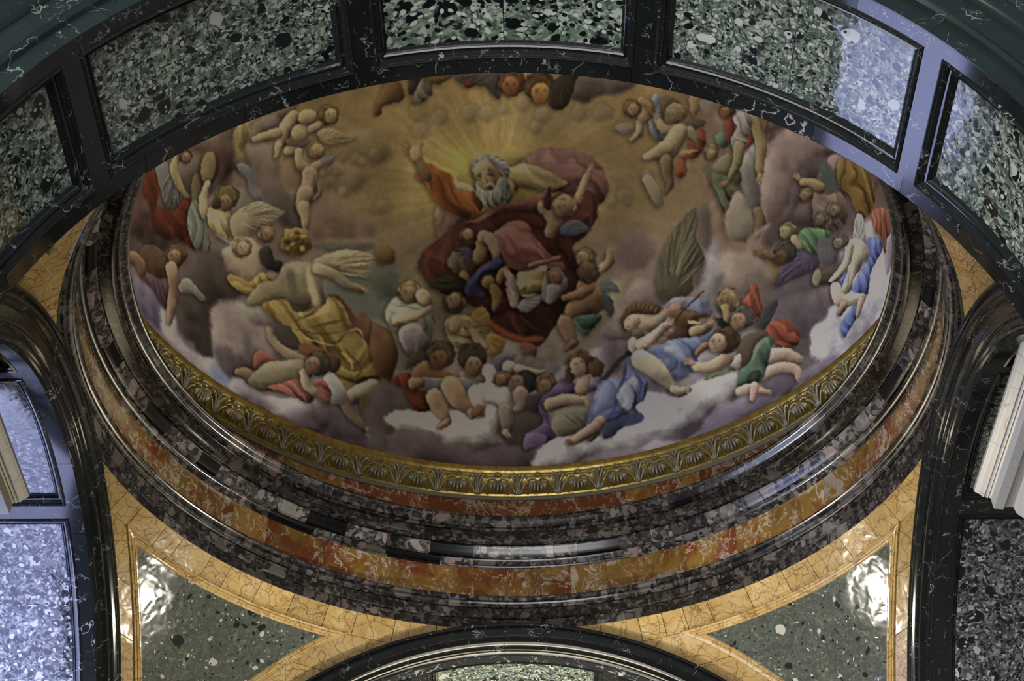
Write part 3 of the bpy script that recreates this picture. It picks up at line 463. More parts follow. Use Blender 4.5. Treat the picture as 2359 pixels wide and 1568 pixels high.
    L([(1850,870),(2000,850),(2120,885)], (74,60,40), (124,103,90)); L([(1800,1030),(1950,965),(2090,985),(2120,1080)], (54,52,42,22), (120,98,86)); P([(1555,1170),(1580,1000),(1680,900),(1740,740),(1840,688),(1892,700),(1855,850),(1830,960),(1770,1095),(1600,1135),(1530,1250)], (50,68,54), .7, .7, (65,40,.6)); S([(1700,900),(1740,780),(1820,710)], 30, (112,114,84), .6, 1.5)
    L([(1590,1180),(1700,1160),(1850,1190)], (46,50,20), (128,106,94)); L([(1720,1130),(1700,1250)], (38,30), (134,100,90)); Hd(1620,505,106,(60,56,46),(120,90,70),-.45,.4)
    L([(1340,745),(1250,775),(1190,840)], (32,28,18), (112,78,56)); P([(1480,925),(1590,840),(1580,975)], (138,132,124)); L([(1470,880),(1330,960),(1190,960)], (62,54,42), (130,109,88)); s.hand(1150,925,34,215,(122,94,74)); Hd(1460,715,124,(56,38,25),(134,112,88),-.6,.25)

def finish(s):
    """break the smooth modelling into brush-like wobble, craquelure and plaster mottling"""
    yy, xx = np.mgrid[0:s.H, 0:s.W]
    a = s.noise(5); b = s.noise(5); k = s.noise(3)
    X = np.clip(xx + (a - .5) * 2.2 + (s.n1 - .5) * 2, 0, s.W - 1).astype(int); Y = np.clip(yy + (b - .5) * 2.2 + (s.n2 - .5) * 2, 0, s.H - 1).astype(int)
    im = s.img[Y, X]
    lo = np.stack([blur(im[..., c], 5) for c in range(3)], -1)
    im = im + (im - lo) * .45
    im = im * (1 + .07 * (k - .5) + .06 * (s.n3 - .5))[..., None]
    g = im.mean(-1, keepdims=True); sat = np.abs(im - g).max(-1, keepdims=True) / (g + 1)
    k2 = np.clip(.95 - .45 * np.clip(sat - .35, 0, 1), .6, 1); im = im * k2 + g * (1 - k2)
    im = im * (1 + .10 * (blur(s.n3, 8) - .5))[..., None]
    s.img = np.clip(im, 2, 250)
# ------------------------------------------------------------------ node helpers
def new_mat(name):
    m = bpy.data.materials.new(name); m.use_nodes = True; nt = m.node_tree; nt.nodes.clear()
    out = nt.nodes.new('ShaderNodeOutputMaterial'); b = nt.nodes.new('ShaderNodeBsdfPrincipled'); nt.links.new(b.outputs[0], out.inputs[0])
    return m, nt, b
class G:
    """tiny wrapper that chains nodes"""
    def __init__(s, nt): s.nt = nt
    def n(s, typ, ins=None, **kw):
        nd = s.nt.nodes.new('ShaderNode' + typ)
        for k, v in kw.items(): setattr(nd, k, v)
        for k, v in (ins or {}).items(): s.put(nd.inputs[k], v)
        return nd
    def put(s, sock, v):
        if isinstance(v, bpy.types.NodeSocket): s.nt.links.new(v, sock)
        else:
            if isinstance(v, tuple) and len(v) == 3 and sock.type == 'RGBA': v = v + (1,)
            sock.default_value = v
    def math(s, op, a, b=0.0, c=0.0): return s.n('Math', {0: a, 1: b, 2: c}, operation=op).outputs[0]
    def vmath(s, op, a, b=(0, 0, 0)): return s.n('VectorMath', {0: a, 1: b}, operation=op).outputs[0]
    def scale(s, a, k):
        nd = s.n('VectorMath', {0: a}, operation='SCALE'); nd.inputs[3].default_value = k; return nd.outputs[0]
    def mix(s, f, a, b):
        nd = s.n('Mix', data_type='RGBA'); s.put(nd.inputs[0], f); s.put(nd.inputs[6], a); s.put(nd.inputs[7], b); return nd.outputs[2]
    def ramp(s, f, stops, interp='CONSTANT'):
        nd = s.n('ValToRGB', {0: f}); cr = nd.color_ramp; cr.interpolation = interp
        while len(cr.elements) < len(stops): cr.elements.new(.5)
        for e, (p, c) in zip(cr.elements, stops): e.position = p; e.color = (c + (1,)) if len(c) == 3 else c
        return nd.outputs[0]
    def step(s, v, lo, hi):
        nd = s.n('MapRange', {0: v, 1: lo, 2: hi, 3: 0.0, 4: 1.0}); nd.clamp = True; return nd.outputs[0]
    def noise(s, co, scale, detail=3, rough=.55): return s.n('TexNoise', {'Vector': co, 'Scale': scale, 'Detail': detail, 'Roughness': rough})
    def vor(s, co, scale, feature='F1', rnd=1.0): return s.n('TexVoronoi', {'Vector': co, 'Scale': scale, 'Randomness': rnd}, feature=feature)
    def sep(s, c):
        nd = s.n('SeparateColor', {0: c}); return nd.outputs
    def ridge(s, co, sc, w, lo, off=(0, 0, 0)):
        c2 = s.vmath('ADD', co, off); n = s.noise(c2, sc, 5, .55).outputs[0]
        k = s.math('SUBTRACT', 1.0, s.step(s.math('ABSOLUTE', s.math('SUBTRACT', n, .5)), w * .35, w))
        return s.math('MULTIPLY', k, s.step(s.noise(s.vmath('ADD', co, (9, 4, 7)), sc * .9, 2).outputs[0], lo, lo + .09))
    def coords(s, warp=(2.0, .3), stretch=(1, 1, 1)):
        """object coordinates moved by a per-piece seed (object colour) and bent by noise"""
        tc = s.n('TexCoord').outputs['Object']; oc = s.n('ObjectInfo').outputs['Color']
        co = s.vmath('ADD', tc, s.scale(oc, 37.0)); co = s.vmath('MULTIPLY', co, stretch)
        w = s.noise(co, warp[0], 2).outputs['Color']
        return s.vmath('ADD', co, s.scale(s.vmath('SUBTRACT', w, (.5, .5, .5)), warp[1])), s.sep(oc)
def bsdf(b, g, col, rough=.2, spec=.5, bump=None, metal=0.0, coat=0.0):
    g.put(b.inputs['Base Color'], col); g.put(b.inputs['Roughness'], rough); b.inputs['Specular IOR Level'].default_value = spec; b.inputs['Metallic'].default_value = metal
    if coat: b.inputs['Coat Weight'].default_value = coat; b.inputs['Coat Roughness'].default_value = .05
    if bump is not None:
        bn = g.n('Bump', {'Height': bump, 'Strength': .25, 'Distance': .004}); g.put(b.inputs['Normal'], bn.outputs[0])
def breccia(name, scale, matrix, dark, light, dark_t, light_t, rough=.09, contrast=1.0, big=.42, vein=.0):
    m, nt, b = new_mat(name); g = G(nt)
    co, seed = g.coords((scale * .7, .9 / scale))
    f = g.vor(co, scale * 4.6); fr = g.sep(f.outputs['Color'])
    col = g.ramp(fr[0], matrix)
    tiny = g.vor(co, scale * 11); tr = g.sep(tiny.outputs['Color'])
    col = g.mix(g.math('MULTIPLY', g.math('GREATER_THAN', tr[1], .5), .8), col, g.ramp(tr[0], matrix[::1]))
    for sc, t_dark, t_light, th in ((scale, dark_t, light_t * .45, big), (scale * 2.1, dark_t * 1.2, light_t * .9, big * 1.05), (scale * 5, dark_t * 1.3, light_t * 1.5, big * 1.1)):
        v = g.vor(co, sc); vr = g.sep(v.outputs['Color'])
        inside = g.math('SUBTRACT', 1.0, g.step(g.math('ADD', v.outputs['Distance'], g.math('MULTIPLY', vr[2], .12)), th * .93, th))
        dk = g.math('MULTIPLY', inside, g.math('LESS_THAN', vr[1], t_dark)); lt = g.math('MULTIPLY', inside, g.math('GREATER_THAN', vr[1], 1 - t_light))
        col = g.mix(dk, col, dark); col = g.mix(lt, col, light)
    e = g.vor(co, scale * 1.3, 'DISTANCE_TO_EDGE').outputs[0]
    vm = g.math('MULTIPLY', g.math('SUBTRACT', 1.0, g.step(e, .01, .03)), g.step(g.noise(co, scale * .3).outputs[0], .52, .62))
    col = g.mix(g.math('MULTIPLY', vm, vein), col, light)
    big_n = g.noise(co, scale * .22, 3).outputs[0]
    hs = g.n('HueSaturation', {'Color': col, 'Value': g.math('ADD', g.math('MULTIPLY', big_n, .9 * contrast), 1.0 - .45 * contrast)})
    hs.inputs['Saturation'].default_value = 1.0
    col = hs.outputs[0]
    bsdf(b, g, col, rough, .5, g.math('ADD', g.math('MULTIPLY', fr[0], .25), g.math('MULTIPLY', g.noise(co, 2.7, 3).outputs[0], 7.0))); return m
def veined(name, base, base2, vein, density=3.0, width=.012, amount=.6, rough=.14, patches=0.0):
    m, nt, b = new_mat(name); g = G(nt)
    co, seed = g.coords((density * .8, .55 / density))
    col = g.mix(g.noise(co, density * 2.2, 4).outputs[0], base, base2)
    for sc, w, lo in ((density * .7, width * .42, .54), (density * 1.8, width * .42, .56), (density * 5, width * .6, .60)):
        col = g.mix(g.math('MULTIPLY', g.ridge(co, sc, w, lo, (sc, 3, 1)), amount), col, vein)
    e = g.vor(co, density * 2.4, 'DISTANCE_TO_EDGE').outputs[0]
    k = g.math('MULTIPLY', g.math('SUBTRACT', 1.0, g.step(e, width * .2, width * .8)), g.step(g.noise(co, density * 3, 3).outputs[0], .57, .63))
    col = g.mix(g.math('MULTIPLY', k, amount * .8), col, vein)
    if patches:
        k = g.step(g.noise(g.vmath('ADD', co, (7, 3, 1)), density * 1.6, 5, .65).outputs[0], .70 - patches * .12, .73 - patches * .12)
        col = g.mix(g.math('MULTIPLY', k, amount), col, vein)
    bsdf(b, g, col, rough, .5, None); return m
def pudding(name, tone=1.0):
    """dark puddingstone with grey and rosy pebbles; the piece's colour sets how pale or black it is"""
    m, nt, b = new_mat(name); g = G(nt)
    co, seed = g.coords((6, .10))
    fine = g.vor(co, 38); fr = g.sep(fine.outputs['Color'])
    col = g.ramp(fr[0], [(0, (.012, .011, .011)), (.3, (.022, .020, .019)), (.55, (.038, .034, .031)), (.80, (.062, .055, .047)), (.94, (.12, .10, .08))])
    for sc, th, t in ((5.0, .44, .62), (12, .43, .50)):
        v = g.vor(co, sc); vr = g.sep(v.outputs['Color'])
        ins = g.math('SUBTRACT', 1.0, g.step(v.outputs['Distance'], th * .9, th))
        thr = g.math('SUBTRACT', t + .28, g.math('MULTIPLY', seed[0], .55))
        k = g.math('MULTIPLY', ins, g.math('GREATER_THAN', vr[1], thr))
        peb = g.mix(g.noise(co, 30, 4).outputs[0], g.ramp(vr[0], [(0, (.07, .066, .060)), (.35, (.14, .125, .11)), (.6, (.19, .13, .11)), (.8, (.12, .115, .12))]), (.055, .050, .045))
        col = g.mix(k, col, peb)
        kd = g.math('MULTIPLY', ins, g.math('LESS_THAN', vr[1], .14)); col = g.mix(kd, col, (.008, .008, .009))
    e = g.vor(co, 5, 'DISTANCE_TO_EDGE').outputs[0]
    col = g.mix(g.math('MULTIPLY', g.math('MULTIPLY', g.math('SUBTRACT', 1.0, g.step(e, .003, .010)), g.step(g.noise(co, 8, 2).outputs[0], .5, .6)), .5), col, (.20, .18, .15))
    blk = g.math('LESS_THAN', seed[0], .13)
    col = g.mix(g.math('MULTIPLY', blk, .93), col, (.006, .006, .007))
    hs = g.n('HueSaturation', {'Color': col, 'Value': g.math('ADD', g.math('MULTIPLY', g.math('POWER', seed[0], 2.0), 1.9 * tone), .75 * tone)}); hs.inputs['Saturation'].default_value = .85
    bsdf(b, g, hs.outputs[0], .19, .5, None, coat=.12); return m
def giallo(name, stretch=(1, 1, 1)):
    m, nt, b = new_mat(name); g = G(nt)
    co, seed = g.coords((5, .14), stretch)
    v = g.vor(co, 6); vr = g.sep(v.outputs['Color'])
    col = g.ramp(vr[0], [(0, (.46, .31, .10)), (.3, (.42, .27, .085)), (.55, (.54, .40, .17)), (.8, (.47, .33, .13)), (.93, (.38, .22, .065))])
    col = g.mix(g.noise(co, 9, 5).outputs[0], col, (.54, .37, .15))
    col = g.mix(g.math('MULTIPLY', g.step(g.noise(co, 3, 2).outputs[0], .5, .7), .4), col, (.58, .44, .26))
    for sc, w, lo, dkc in ((4.5, .024, .34, (.12, .055, .02)), (10, .042, .41, (.16, .07, .026)), (22, .075, .48, (.20, .095, .035))):
        e = g.vor(co, sc, 'DISTANCE_TO_EDGE').outputs[0]
        k = g.math('MULTIPLY', g.math('SUBTRACT', 1.0, g.step(e, .002, w)), g.step(g.noise(co, sc * .5, 2).outputs[0], lo, lo + .1))
        col = g.mix(g.math('MULTIPLY', k, .72), col, dkc)
    hs = g.n('HueSaturation', {'Color': col, 'Value': g.math('ADD', g.math('MULTIPLY', seed[0], .34), .80)})
    bsdf(b, g, hs.outputs[0], .11, .42, g.math('MULTIPLY', g.noise(co, 3.4, 3).outputs[0], 6.0)); return m
def jasper(name, red=.2):
    m, nt, b = new_mat(name); g = G(nt)
    co, seed = g.coords((3.5, .30), (1, 1, .8))
    n1 = g.noise(co, 3.2, 6, .6).outputs[0]
    col = g.ramp(n1, [(.2, (.13, .045, .012)), (.38, (.24, .095, .020)), (.48, (.29, .165, .038)), (.62, (.22, .13, .035)), (.75, (.36, .24, .09))], 'LINEAR')
    rm = g.step(g.math('ADD', g.noise(g.vmath('ADD', co, (5, 9, 2)), 2.0, 4, .6).outputs[0], g.math('MULTIPLY', seed[1], red)), .56 + .05, .64 + .05)
    col = g.mix(g.math('MULTIPLY', rm, .85), col, (.17, .032, .018))
    for sc, w, lo in ((2.2, .012, .42), (5, .016, .45), (11, .022, .48)):
        col = g.mix(g.math('MULTIPLY', g.ridge(co, sc, w, lo, (sc, 1, 5)), .75), col, (.60, .52, .42))
    col = g.mix(g.math('MULTIPLY', g.ridge(co, 3.2, .05, .46, (3, 8, 1)), .55), col, (.15, .05, .015))
    pt = g.step(g.noise(g.vmath('ADD', co, (1, 2, 8)), 2.6, 6, .70).outputs[0], .585, .615)
    col = g.mix(g.math('MULTIPLY', pt, .75), col, (.50, .43, .34))
    hs = g.n('HueSaturation', {'Color': col, 'Value': g.math('ADD', g.math('MULTIPLY', seed[0], .5), .72)})
    bsdf(b, g, hs.outputs[0], .14, .5, None, coat=.3); return m
VERDE = breccia('green_breccia', 7.5, [(0, (.022, .028, .025)), (.18, (.075, .098, .080)), (.42, (.140, .182, .142)), (.64, (.23, .275, .215)), (.82, (.42, .46, .38))], (.008, .012, .012), (.55, .57, .53), .17, .13, .09, .7)
VERDE_COARSE = breccia('coarse_green_breccia', 5.2, [(0, (.014, .020, .018)), (.12, (.075, .115, .080)), (.35, (.16, .225, .155)), (.6, (.26, .32, .235)), (.82, (.45, .48, .41))], (.006, .009, .010), (.58, .60, .56), .26, .14, .09, .6, .46)
VERDE_GREY = breccia('grey_breccia', 6.5, [(0, (.02, .022, .026)), (.3, (.075, .085, .085)), (.5, (.13, .145, .14)), (.7, (.22, .23, .23)), (.9, (.36, .37, .36))], (.012, .014, .017), (.50, .51, .50), .20, .14, .10, .7)
PENDENT = breccia('dusky_green_breccia', 7, [(0, (.072, .080, .062)), (.3, (.090, .100, .078)), (.6, (.108, .120, .094)), (.9, (.16, .17, .13))], (.016, .020, .019), (.52, .50, .42), .12, .05, .07, .6, .36)
NERO = veined('black_green_marble', (.0075, .0085, .0085), (.017, .020, .020), (.42, .43, .42), 2.6, .012, .8, .10)
NERO_TEAL = veined('dark_teal_marble', (.010, .016, .015), (.021, .032, .030), (.32, .42, .38), 2.2, .010, .6, .16)
NERO_WHITE = veined('white_patched_black_marble', (.008, .009, .009), (.020, .022, .022), (.50, .50, .48), 3.2, .02, .9, .13, .9)
PUD = pudding('grey_puddingstone'); PUD_DARK = pudding('dark_puddingstone', .8)
GIALLO = giallo('yellow_marble'); JASPER = jasper('orange_jasper', .16); JASPER_RED = jasper('red_jasper', .45)
WHITE_DIM = veined('dimmed_white_marble', (.20, .19, .15), (.28, .265, .21), (.07, .07, .06), 1.8, .03, .7, .35, .3)  # darker copy of the white marble; the left's weaker light is in its colour
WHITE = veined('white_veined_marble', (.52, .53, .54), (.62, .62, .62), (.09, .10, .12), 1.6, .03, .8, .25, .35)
def simple(name, col, rough, metal=0.0, nz=.25, scale=20, spec=.5):
    m, nt, b = new_mat(name); g = G(nt); tc = g.n('TexCoord').outputs['Object']; n = g.noise(tc, scale, 5, .65).outputs[0]
    c = g.mix(g.math('MULTIPLY', g.step(n, .35, .75), nz * 2), col, tuple(q * .35 for q in col)); bsdf(b, g, c, g.math('ADD', rough - .08, g.math('MULTIPLY', n, .2)), spec, n, metal); return m
GOLD = simple('worn_gilding', (.60, .46, .13), .34, .75, .5, 14); LEAFM = simple('silvery_gilding', (.50, .47, .34), .34, .4, .35, 16)
PALE = simple('pale_stucco', (.26, .24, .17), .6, 0, .2, 10); PLASTER = simple('plaster', (.30, .28, .25), .85, 0, .15, 2)
FLOORM = simple('grey_stone', (.20, .19, .17), .5, 0, .2, 1.5)
def fresco_mat():
    m, nt, b = new_mat('fresco_paint'); g = G(nt); at = g.n('Attribute', attribute_name='paint', attribute_type='GEOMETRY').outputs['Color']
    tc = g.n('TexCoord').outputs['Object']; n = g.noise(tc, 9, 6, .6).outputs[0]
    hs = g.n('HueSaturation', {'Color': at, 'Value': g.math('ADD', g.math('MULTIPLY', n, .16), .92)}); bsdf(b, g, hs.outputs[0], .75, .25, g.noise(tc, 60, 3).outputs[0]); return m
FRESCO = fresco_mat()
# ------------------------------------------------------------------ object helpers
def thing(name, label, cat, loc=(0, 0, 0), group=None):
    o = bpy.data.objects.new(name, None); COL.objects.link(o); o.location = loc; o.empty_display_size = .2
    o['label'] = label; o['category'] = cat
    if group: o['group'] = group
    return o
def W3(x, y, z): return (x * U, y * U, HZ + z * U)
def obj(name, verts, faces, m, parent=None, seed=None, smooth=35, mesh=None):
    off = Vector(parent.location) if parent else Vector((0, 0, 0))
    if mesh is None:
        mesh = bpy.data.meshes.new(name); mesh.from_pydata([(v[0] - off.x, v[1] - off.y, v[2] - off.z) for v in verts], [], faces); mesh.materials.append(m)
        bm = bmesh.new(); bm.from_mesh(mesh); bmesh.ops.recalc_face_normals(bm, faces=bm.faces); bm.to_mesh(mesh); bm.free()
        if smooth: 
            mesh.polygons.foreach_set('use_smooth', [True] * len(mesh.polygons)); mesh.set_sharp_from_angle(angle=math.radians(smooth))
    o = bpy.data.objects.new(name, mesh); COL.objects.link(o)
    if parent: o.parent = parent
    a = R.random() if seed is None else seed
    o.color = (a, R.random(), R.random(), 1); return o
def sweep(prof, f, t0, t1, n, closed=True):
    """sweep a closed profile [(a, b)] along parameter t through f(a, b, t) -> point; end caps included"""
    V = []; F = []; k = len(prof)
    for i in range(n + 1):
        t = t0 + (t1 - t0) * i / n
        V += [f(a, b, t) for a, b in prof]
    for i in range(n):
        for j in range(k if closed else k - 1):
            q = (j + 1) % k; F.append((i * k + j, i * k + q, (i + 1) * k + q, (i + 1) * k + j))
    if closed: F.append(tuple(range(k - 1, -1, -1))); F.append(tuple(n * k + j for j in range(k)))
    return V, F
def f_ring(r, z, t): return W3(r * math.cos(t), r * math.sin(t), z)
def f_right(u, r, t): return W3(u, r * math.cos(t), r * math.sin(t))
def f_left(u, r, t): return W3(-u, r * math.cos(t), r * math.sin(t))
def f_far(u, r, t): return W3(r * math.cos(t), u, r * math.sin(t))
def f_near(u, r, t): return W3(r * math.cos(t), -u, r * math.sin(t))
D = PI / 180
def course(name, parent, prof, f, m, cuts, per_deg=.9, gap=.05, seedf=None):
    for a, b in zip(cuts[:-1], cuts[1:]):
        V, F = sweep(prof, f, (a + gap / 2) * D, (b - gap / 2) * D, max(2, int((b - a) * per_deg)))
        mm = m(a, b) if callable(m) else m
        obj(name, V, F, mm, parent, seedf(a, b) if seedf else None)
def cuts(a0, a1, lo, hi, seed):
    r = random.Random(seed); out = [a0]
    while out[-1] < a1 - hi: out.append(out[-1] + r.uniform(lo, hi))
    out.append(a1); return out
def ring_cuts(lo, hi, seed):  # visible back part in pieces, the part behind the entrance arch in long stretches
    return cuts(-25, 205, lo, hi, seed) + [235, 270, 305, 335]
# ------------------------------------------------------------------ setting
def slab(name, x0, y0, z0, x1, y1, z1, m, kind='structure', label=None):
    V = [(x, y, z) for x in (x0, x1) for y in (y0, y1) for z in (z0, z1)]
    F = [(0, 1, 3, 2), (4, 6, 7, 5), (0, 4, 5, 1), (2, 3, 7, 6), (0, 2, 6, 4), (1, 5, 7, 3)]
    o = obj(name, V, F, m, None, .5, 0); o['kind'] = kind
    return o
slab('floor', -8, -16, -.2, 8, 6, 0, FLOORM)
WX = 1.42 * U
def wall_window(name, side):
    """niche wall with an arched window opening, built as a ring of pieces round the opening"""
    x = side * WX; zc = HZ + .12 * U; hw, hh = .42 * U, .22 * U; yc = .40 * U
    op = [(yc + hw * math.cos(t), zc + hh + hw * .9 * math.sin(t)) for t in np.linspace(0, PI, 17)] + [(yc - hw, zc - hh), (yc + hw, zc - hh)]
    outer = []
    for y, z in op:
        dy, dz = y - yc, z - zc; k = min((.95 * U) / abs(dy) if abs(dy) > 1e-6 else 1e9, ((HZ + 1.3 * U - zc) if dz > 0 else zc) / abs(dz) if abs(dz) > 1e-6 else 1e9); outer.append((yc + dy * k, zc + dz * k))
    V = []; n = len(op)
    for xx in (x, x + side * .5):
        V += [(xx, y, z) for y, z in op] + [(xx, y, z) for y, z in outer]
    F = []
    for i in range(n):
        j = (i + 1) % n
        F += [(i, j, n + j, n + i), (2 * n + i, 3 * n + i, 3 * n + j, 2 * n + j), (i, 2 * n + i, 2 * n + j, j)]
    o = obj(name, V, F, PLASTER, None, .5, 0); o['kind'] = 'structure'
    return op
opening = wall_window('wall_left', -1)
slab('wall_right', WX, -1.15 * U, 0, WX + .5, 1.15 * U, HZ + 1.25 * U, PLASTER)
slab('wall_back', -1.5 * U, 1.45 * U, 0, 1.5 * U, 1.45 * U + .5, HZ + 1.3 * U, PLASTER)
for i, s_ in enumerate((-1, 1)):  # piers of the entrance
    o = slab('pier_' + ('left', 'right')[i], s_ * .90 * U, -1.385 * U, 0, s_ * 1.55 * U, -1.06 * U, HZ - .02, NERO)
    o = slab('pier_back_' + ('left', 'right')[i], s_ * .93 * U, 1.06 * U, 0, s_ * 1.5 * U, 1.44 * U, HZ - .02, NERO)
# window of the left lunette: frame, bars and frosted panes
wf = thing('window_1', 'arched window in the left niche', 'window', (-WX - .25, .40 * U, HZ + .12 * U)); wf['kind'] = 'structure'
n = len(opening); cy, cz = .40 * U, HZ + .12 * U
V = []; 
for xx in (-WX - .20, -WX - .30):
    for k in (1.0, .90): V += [(xx, cy + (y - cy) * k, cz + (z - cz) * k) for y, z in opening]
F = []
for i in range(n):
    j = (i + 1) % n; F += [(i, j, n + j, n + i), (2*n+i, 3*n+i, 3*n+j, 2*n+j), (n+i, n+j, 3*n+j, 3*n+i), (i, 2*n+i, 2*n+j, j)]
obj('window_frame', V, F, NERO, wf, .5, 0)
# ------------------------------------------------------------------ arches
def mapr(p, u0, u1, r0, r1):  # profile given for the side arches -> other widths
    return [(u0 + (u - 1.0) / .032 * (u1 - u0) if u < 1.04 else u, r0 + (r - .858) / .118 * (r1 - r0)) for u, r in p]
AV = [(1.075, .992), (1.000, .978), (.997, .974), (.9965, .969), (.999, .965), (1.0045, .963), (1.0045, .959), (1.000, .956), (.9975, .950), (.998, .944), (1.0015, .939), (1.007, .936), (1.009, .932), (1.013, .931),
      (1.0135, .905), (1.010, .903), (1.0085, .898), (1.010, .892), (1.015, .889), (1.019, .888), (1.019, .875), (1.0225, .873), (1.0235, .868), (1.028, .866), (1.030, .860), (1.0312, .858), (1.0312, .900), (1.075, .905)]
RIB = [(72.9, 1.45), (107.1, 1.45), (37.9, 1.45), (142.1, 1.45)]
PANELS = [(75.35, 104.65), (40.2, 69.5), (110.5, 139.8), (4.5, 33.8), (146.2, 175.5)]
def loop_frame(f, R0, u0, u1, a0, a1, levels, nphi=20, nu=3):
    """moulded rectangular frame lying in a soffit: levels = [(inset, depth outwards)] from the rim to the panel"""
    V = []; 
    for ins, dep in levels:
        r = R0 + dep; da = math.degrees(ins / R0); A0, A1, U0, U1 = a0 + da, a1 - da, u0 + ins, u1 - ins
        pts = [(U0, A0 + (A1 - A0) * i / nphi) for i in range(nphi)] + [(U0 + (U1 - U0) * i / nu, A1) for i in range(nu)] + [(U1, A1 + (A0 - A1) * i / nphi) for i in range(nphi)] + [(U1 + (U0 - U1) * i / nu, A0) for i in range(nu)]
        V += [f(u, r, a * D) for u, a in pts]
    k = 2 * nphi + 2 * nu; F = []
    for l in range(len(levels) - 1):
        for i in range(k): j = (i + 1) % k; F.append((l * k + i, l * k + j, (l + 1) * k + j, (l + 1) * k + i))
    return V, F
FR = [(-.001, .03), (-.001, -.0015), (.0025, -.0035), (.0055, -.0015), (.0062, .002), (.0105, .005), (.0115, .008), (.0150, .0085), (.0175, .006), (.0200, .0085), (.0210, .013), (.0265, .017), (.0275, .023)]
def arch(label, f, plane, R0, Rext, vis, slab_mats, margin_mat, nave=False, loc=(0, 0, 0), width=.33):
    t = thing('coffered_arch', label, 'arch', loc)
    d = plane - 1.0; u_in = plane + .032; u_out = u_in + width - .0
    prof = [(u + d if u < 1.04 else u + d, R0 + (r - .858) / .116 * (Rext - R0)) for u, r in AV]
    course('archivolt_block', t, prof, f, NERO, cuts(0, 180, 13, 19, R0 * 1000 + plane * 77), 1.1, .03)
    m0, m1 = u_in + .036, u_out - .030
    back = R0 + .03
    course('margin_block', t, [(u_in, R0), (m0, R0), (m0, back), (u_in, back)], f, margin_mat, cuts(0, 180, 9, 15, plane * 91 + R0), 1.0, .06)
    course('margin_block', t, [(m1, R0), (u_out, R0), (u_out, back), (m1, back)], f, NERO, cuts(0, 180, 12, 20, plane * 55 + R0), 1.0, .05)
    ribs = [(33.8 + 2.6, 37.4 + 1.7), (71.55, 74.3), (105.7, 108.45), (140.9, 143.6), (0, 3.2), (176.8, 180)]
    for a, b in ribs:
        V, F = sweep([(m0, R0), (m1, R0), (m1, back), (m0, back)], f, a * D, b * D, 3); obj('rib_block', V, F, NERO, t)
    fr = [(3.2, 36.4), (39.1, 71.55), (74.3, 105.7), (108.45, 140.9), (143.6, 176.8)]
    for a, b in fr:
        V, F = loop_frame(f, R0, m0, m1, a, b, FR); obj('panel_frame', V, F, NERO, t)
        ia = math.degrees(.026 / R0); c = (a + b) / 2; c += (0, 6.5, -7)[int(a) % 3] if a < 70 or a > 80 else 0
        for p0, p1 in ((a + ia, c - .04), (c + .04, b - ia)):
            V, F = sweep([(m0 + .025, R0 + .0165), (m1 - .025, R0 + .0165), (m1 - .025, R0 + .028), (m0 + .025, R0 + .028)], f, p0 * D, p1 * D, max(4, int(p1 - p0)))
            obj('marble_slab', V, F, slab_mats(a, p0), t)
    if nave:
        o = u_out
        NP = [(o + .003, R0), (o + .003, R0 + .035), (o + .012, R0 + .037), (o + .017, R0 + .043), (o + .014, R0 + .051), (o + .009, R0 + .054), (o + .009, R0 + .098), (o + .016, R0 + .100), (o + .026, R0 + .110), (o + .030, R0 + .122), (o + .022, R0 + .128), (o + .022, R0 + .136), (o + .034, R0 + .15), (o + .034, R0 + .19), (o + .0002, R0 + .19), (o + .0002, R0)]
        course('outer_archivolt_block', t, NP, f, NERO_TEAL, cuts(0, 180, 14, 22, 5), 1.0, .03)
    return t
def margin_near(a, b): return NERO_WHITE if (80 < a < 92 or 50 < a < 63 or 26 < a < 34) else NERO
arch('broad coffered arch of dark marble with green panels over the entrance, nearest the viewer', f_near, 1.0519 - .032, .858, .974, None, lambda a, p: VERDE_COARSE if 70 < a < 80 else VERDE, margin_near, True, (0, -1.2 * U, HZ), .3305)
arch('coffered arch with pale bluish stone panels, left of the ring', f_left, 1.0, .858, .974, None, lambda a, p: VERDE_GREY, NERO, False, (-1.2 * U, 0, HZ))
arch('coffered arch with black and grey stone panels, right of the ring', f_right, 1.0, .858, .974, None, lambda a, p: VERDE_GREY if a < 70 else VERDE, NERO, False, (1.2 * U, 0, HZ))
arch('black veined arch below the middle of the ring, farthest from the viewer', f_far, 1.0167, .904, .9874, None, lambda a, p: VERDE, NERO_WHITE, False, (0, 1.2 * U, HZ))
# front wall above the entrance arch
def front_wall():
    r0 = 1.04; V = []; N = 32; F = []
    for y in (-1.36 * U, -1.46 * U):
        for k in range(N + 1):
            t = PI * k / N; V.append((r0 * U * math.cos(t), y, HZ + r0 * U * math.sin(t)))
        for k in range(N + 1):
            t = PI * k / N; q = min(1 / max(abs(math.cos(t)), 1e-6) * 2.0, 1 / max(abs(math.sin(t)), 1e-6) * 1.5); V.append((q * U * math.cos(t), y, HZ + q * U * math.sin(t)))
    n = N + 1
    for k in range(N): F += [(k, k + 1, n + k + 1, n + k), (2*n+k, 3*n+k, 3*n+k+1, 2*n+k+1), (k, 2*n+k, 2*n+k+1, k+1)]
    o = obj('wall_front', V, F, NERO_TEAL, None, .5, 0); o['kind'] = 'structure'
front_wall()
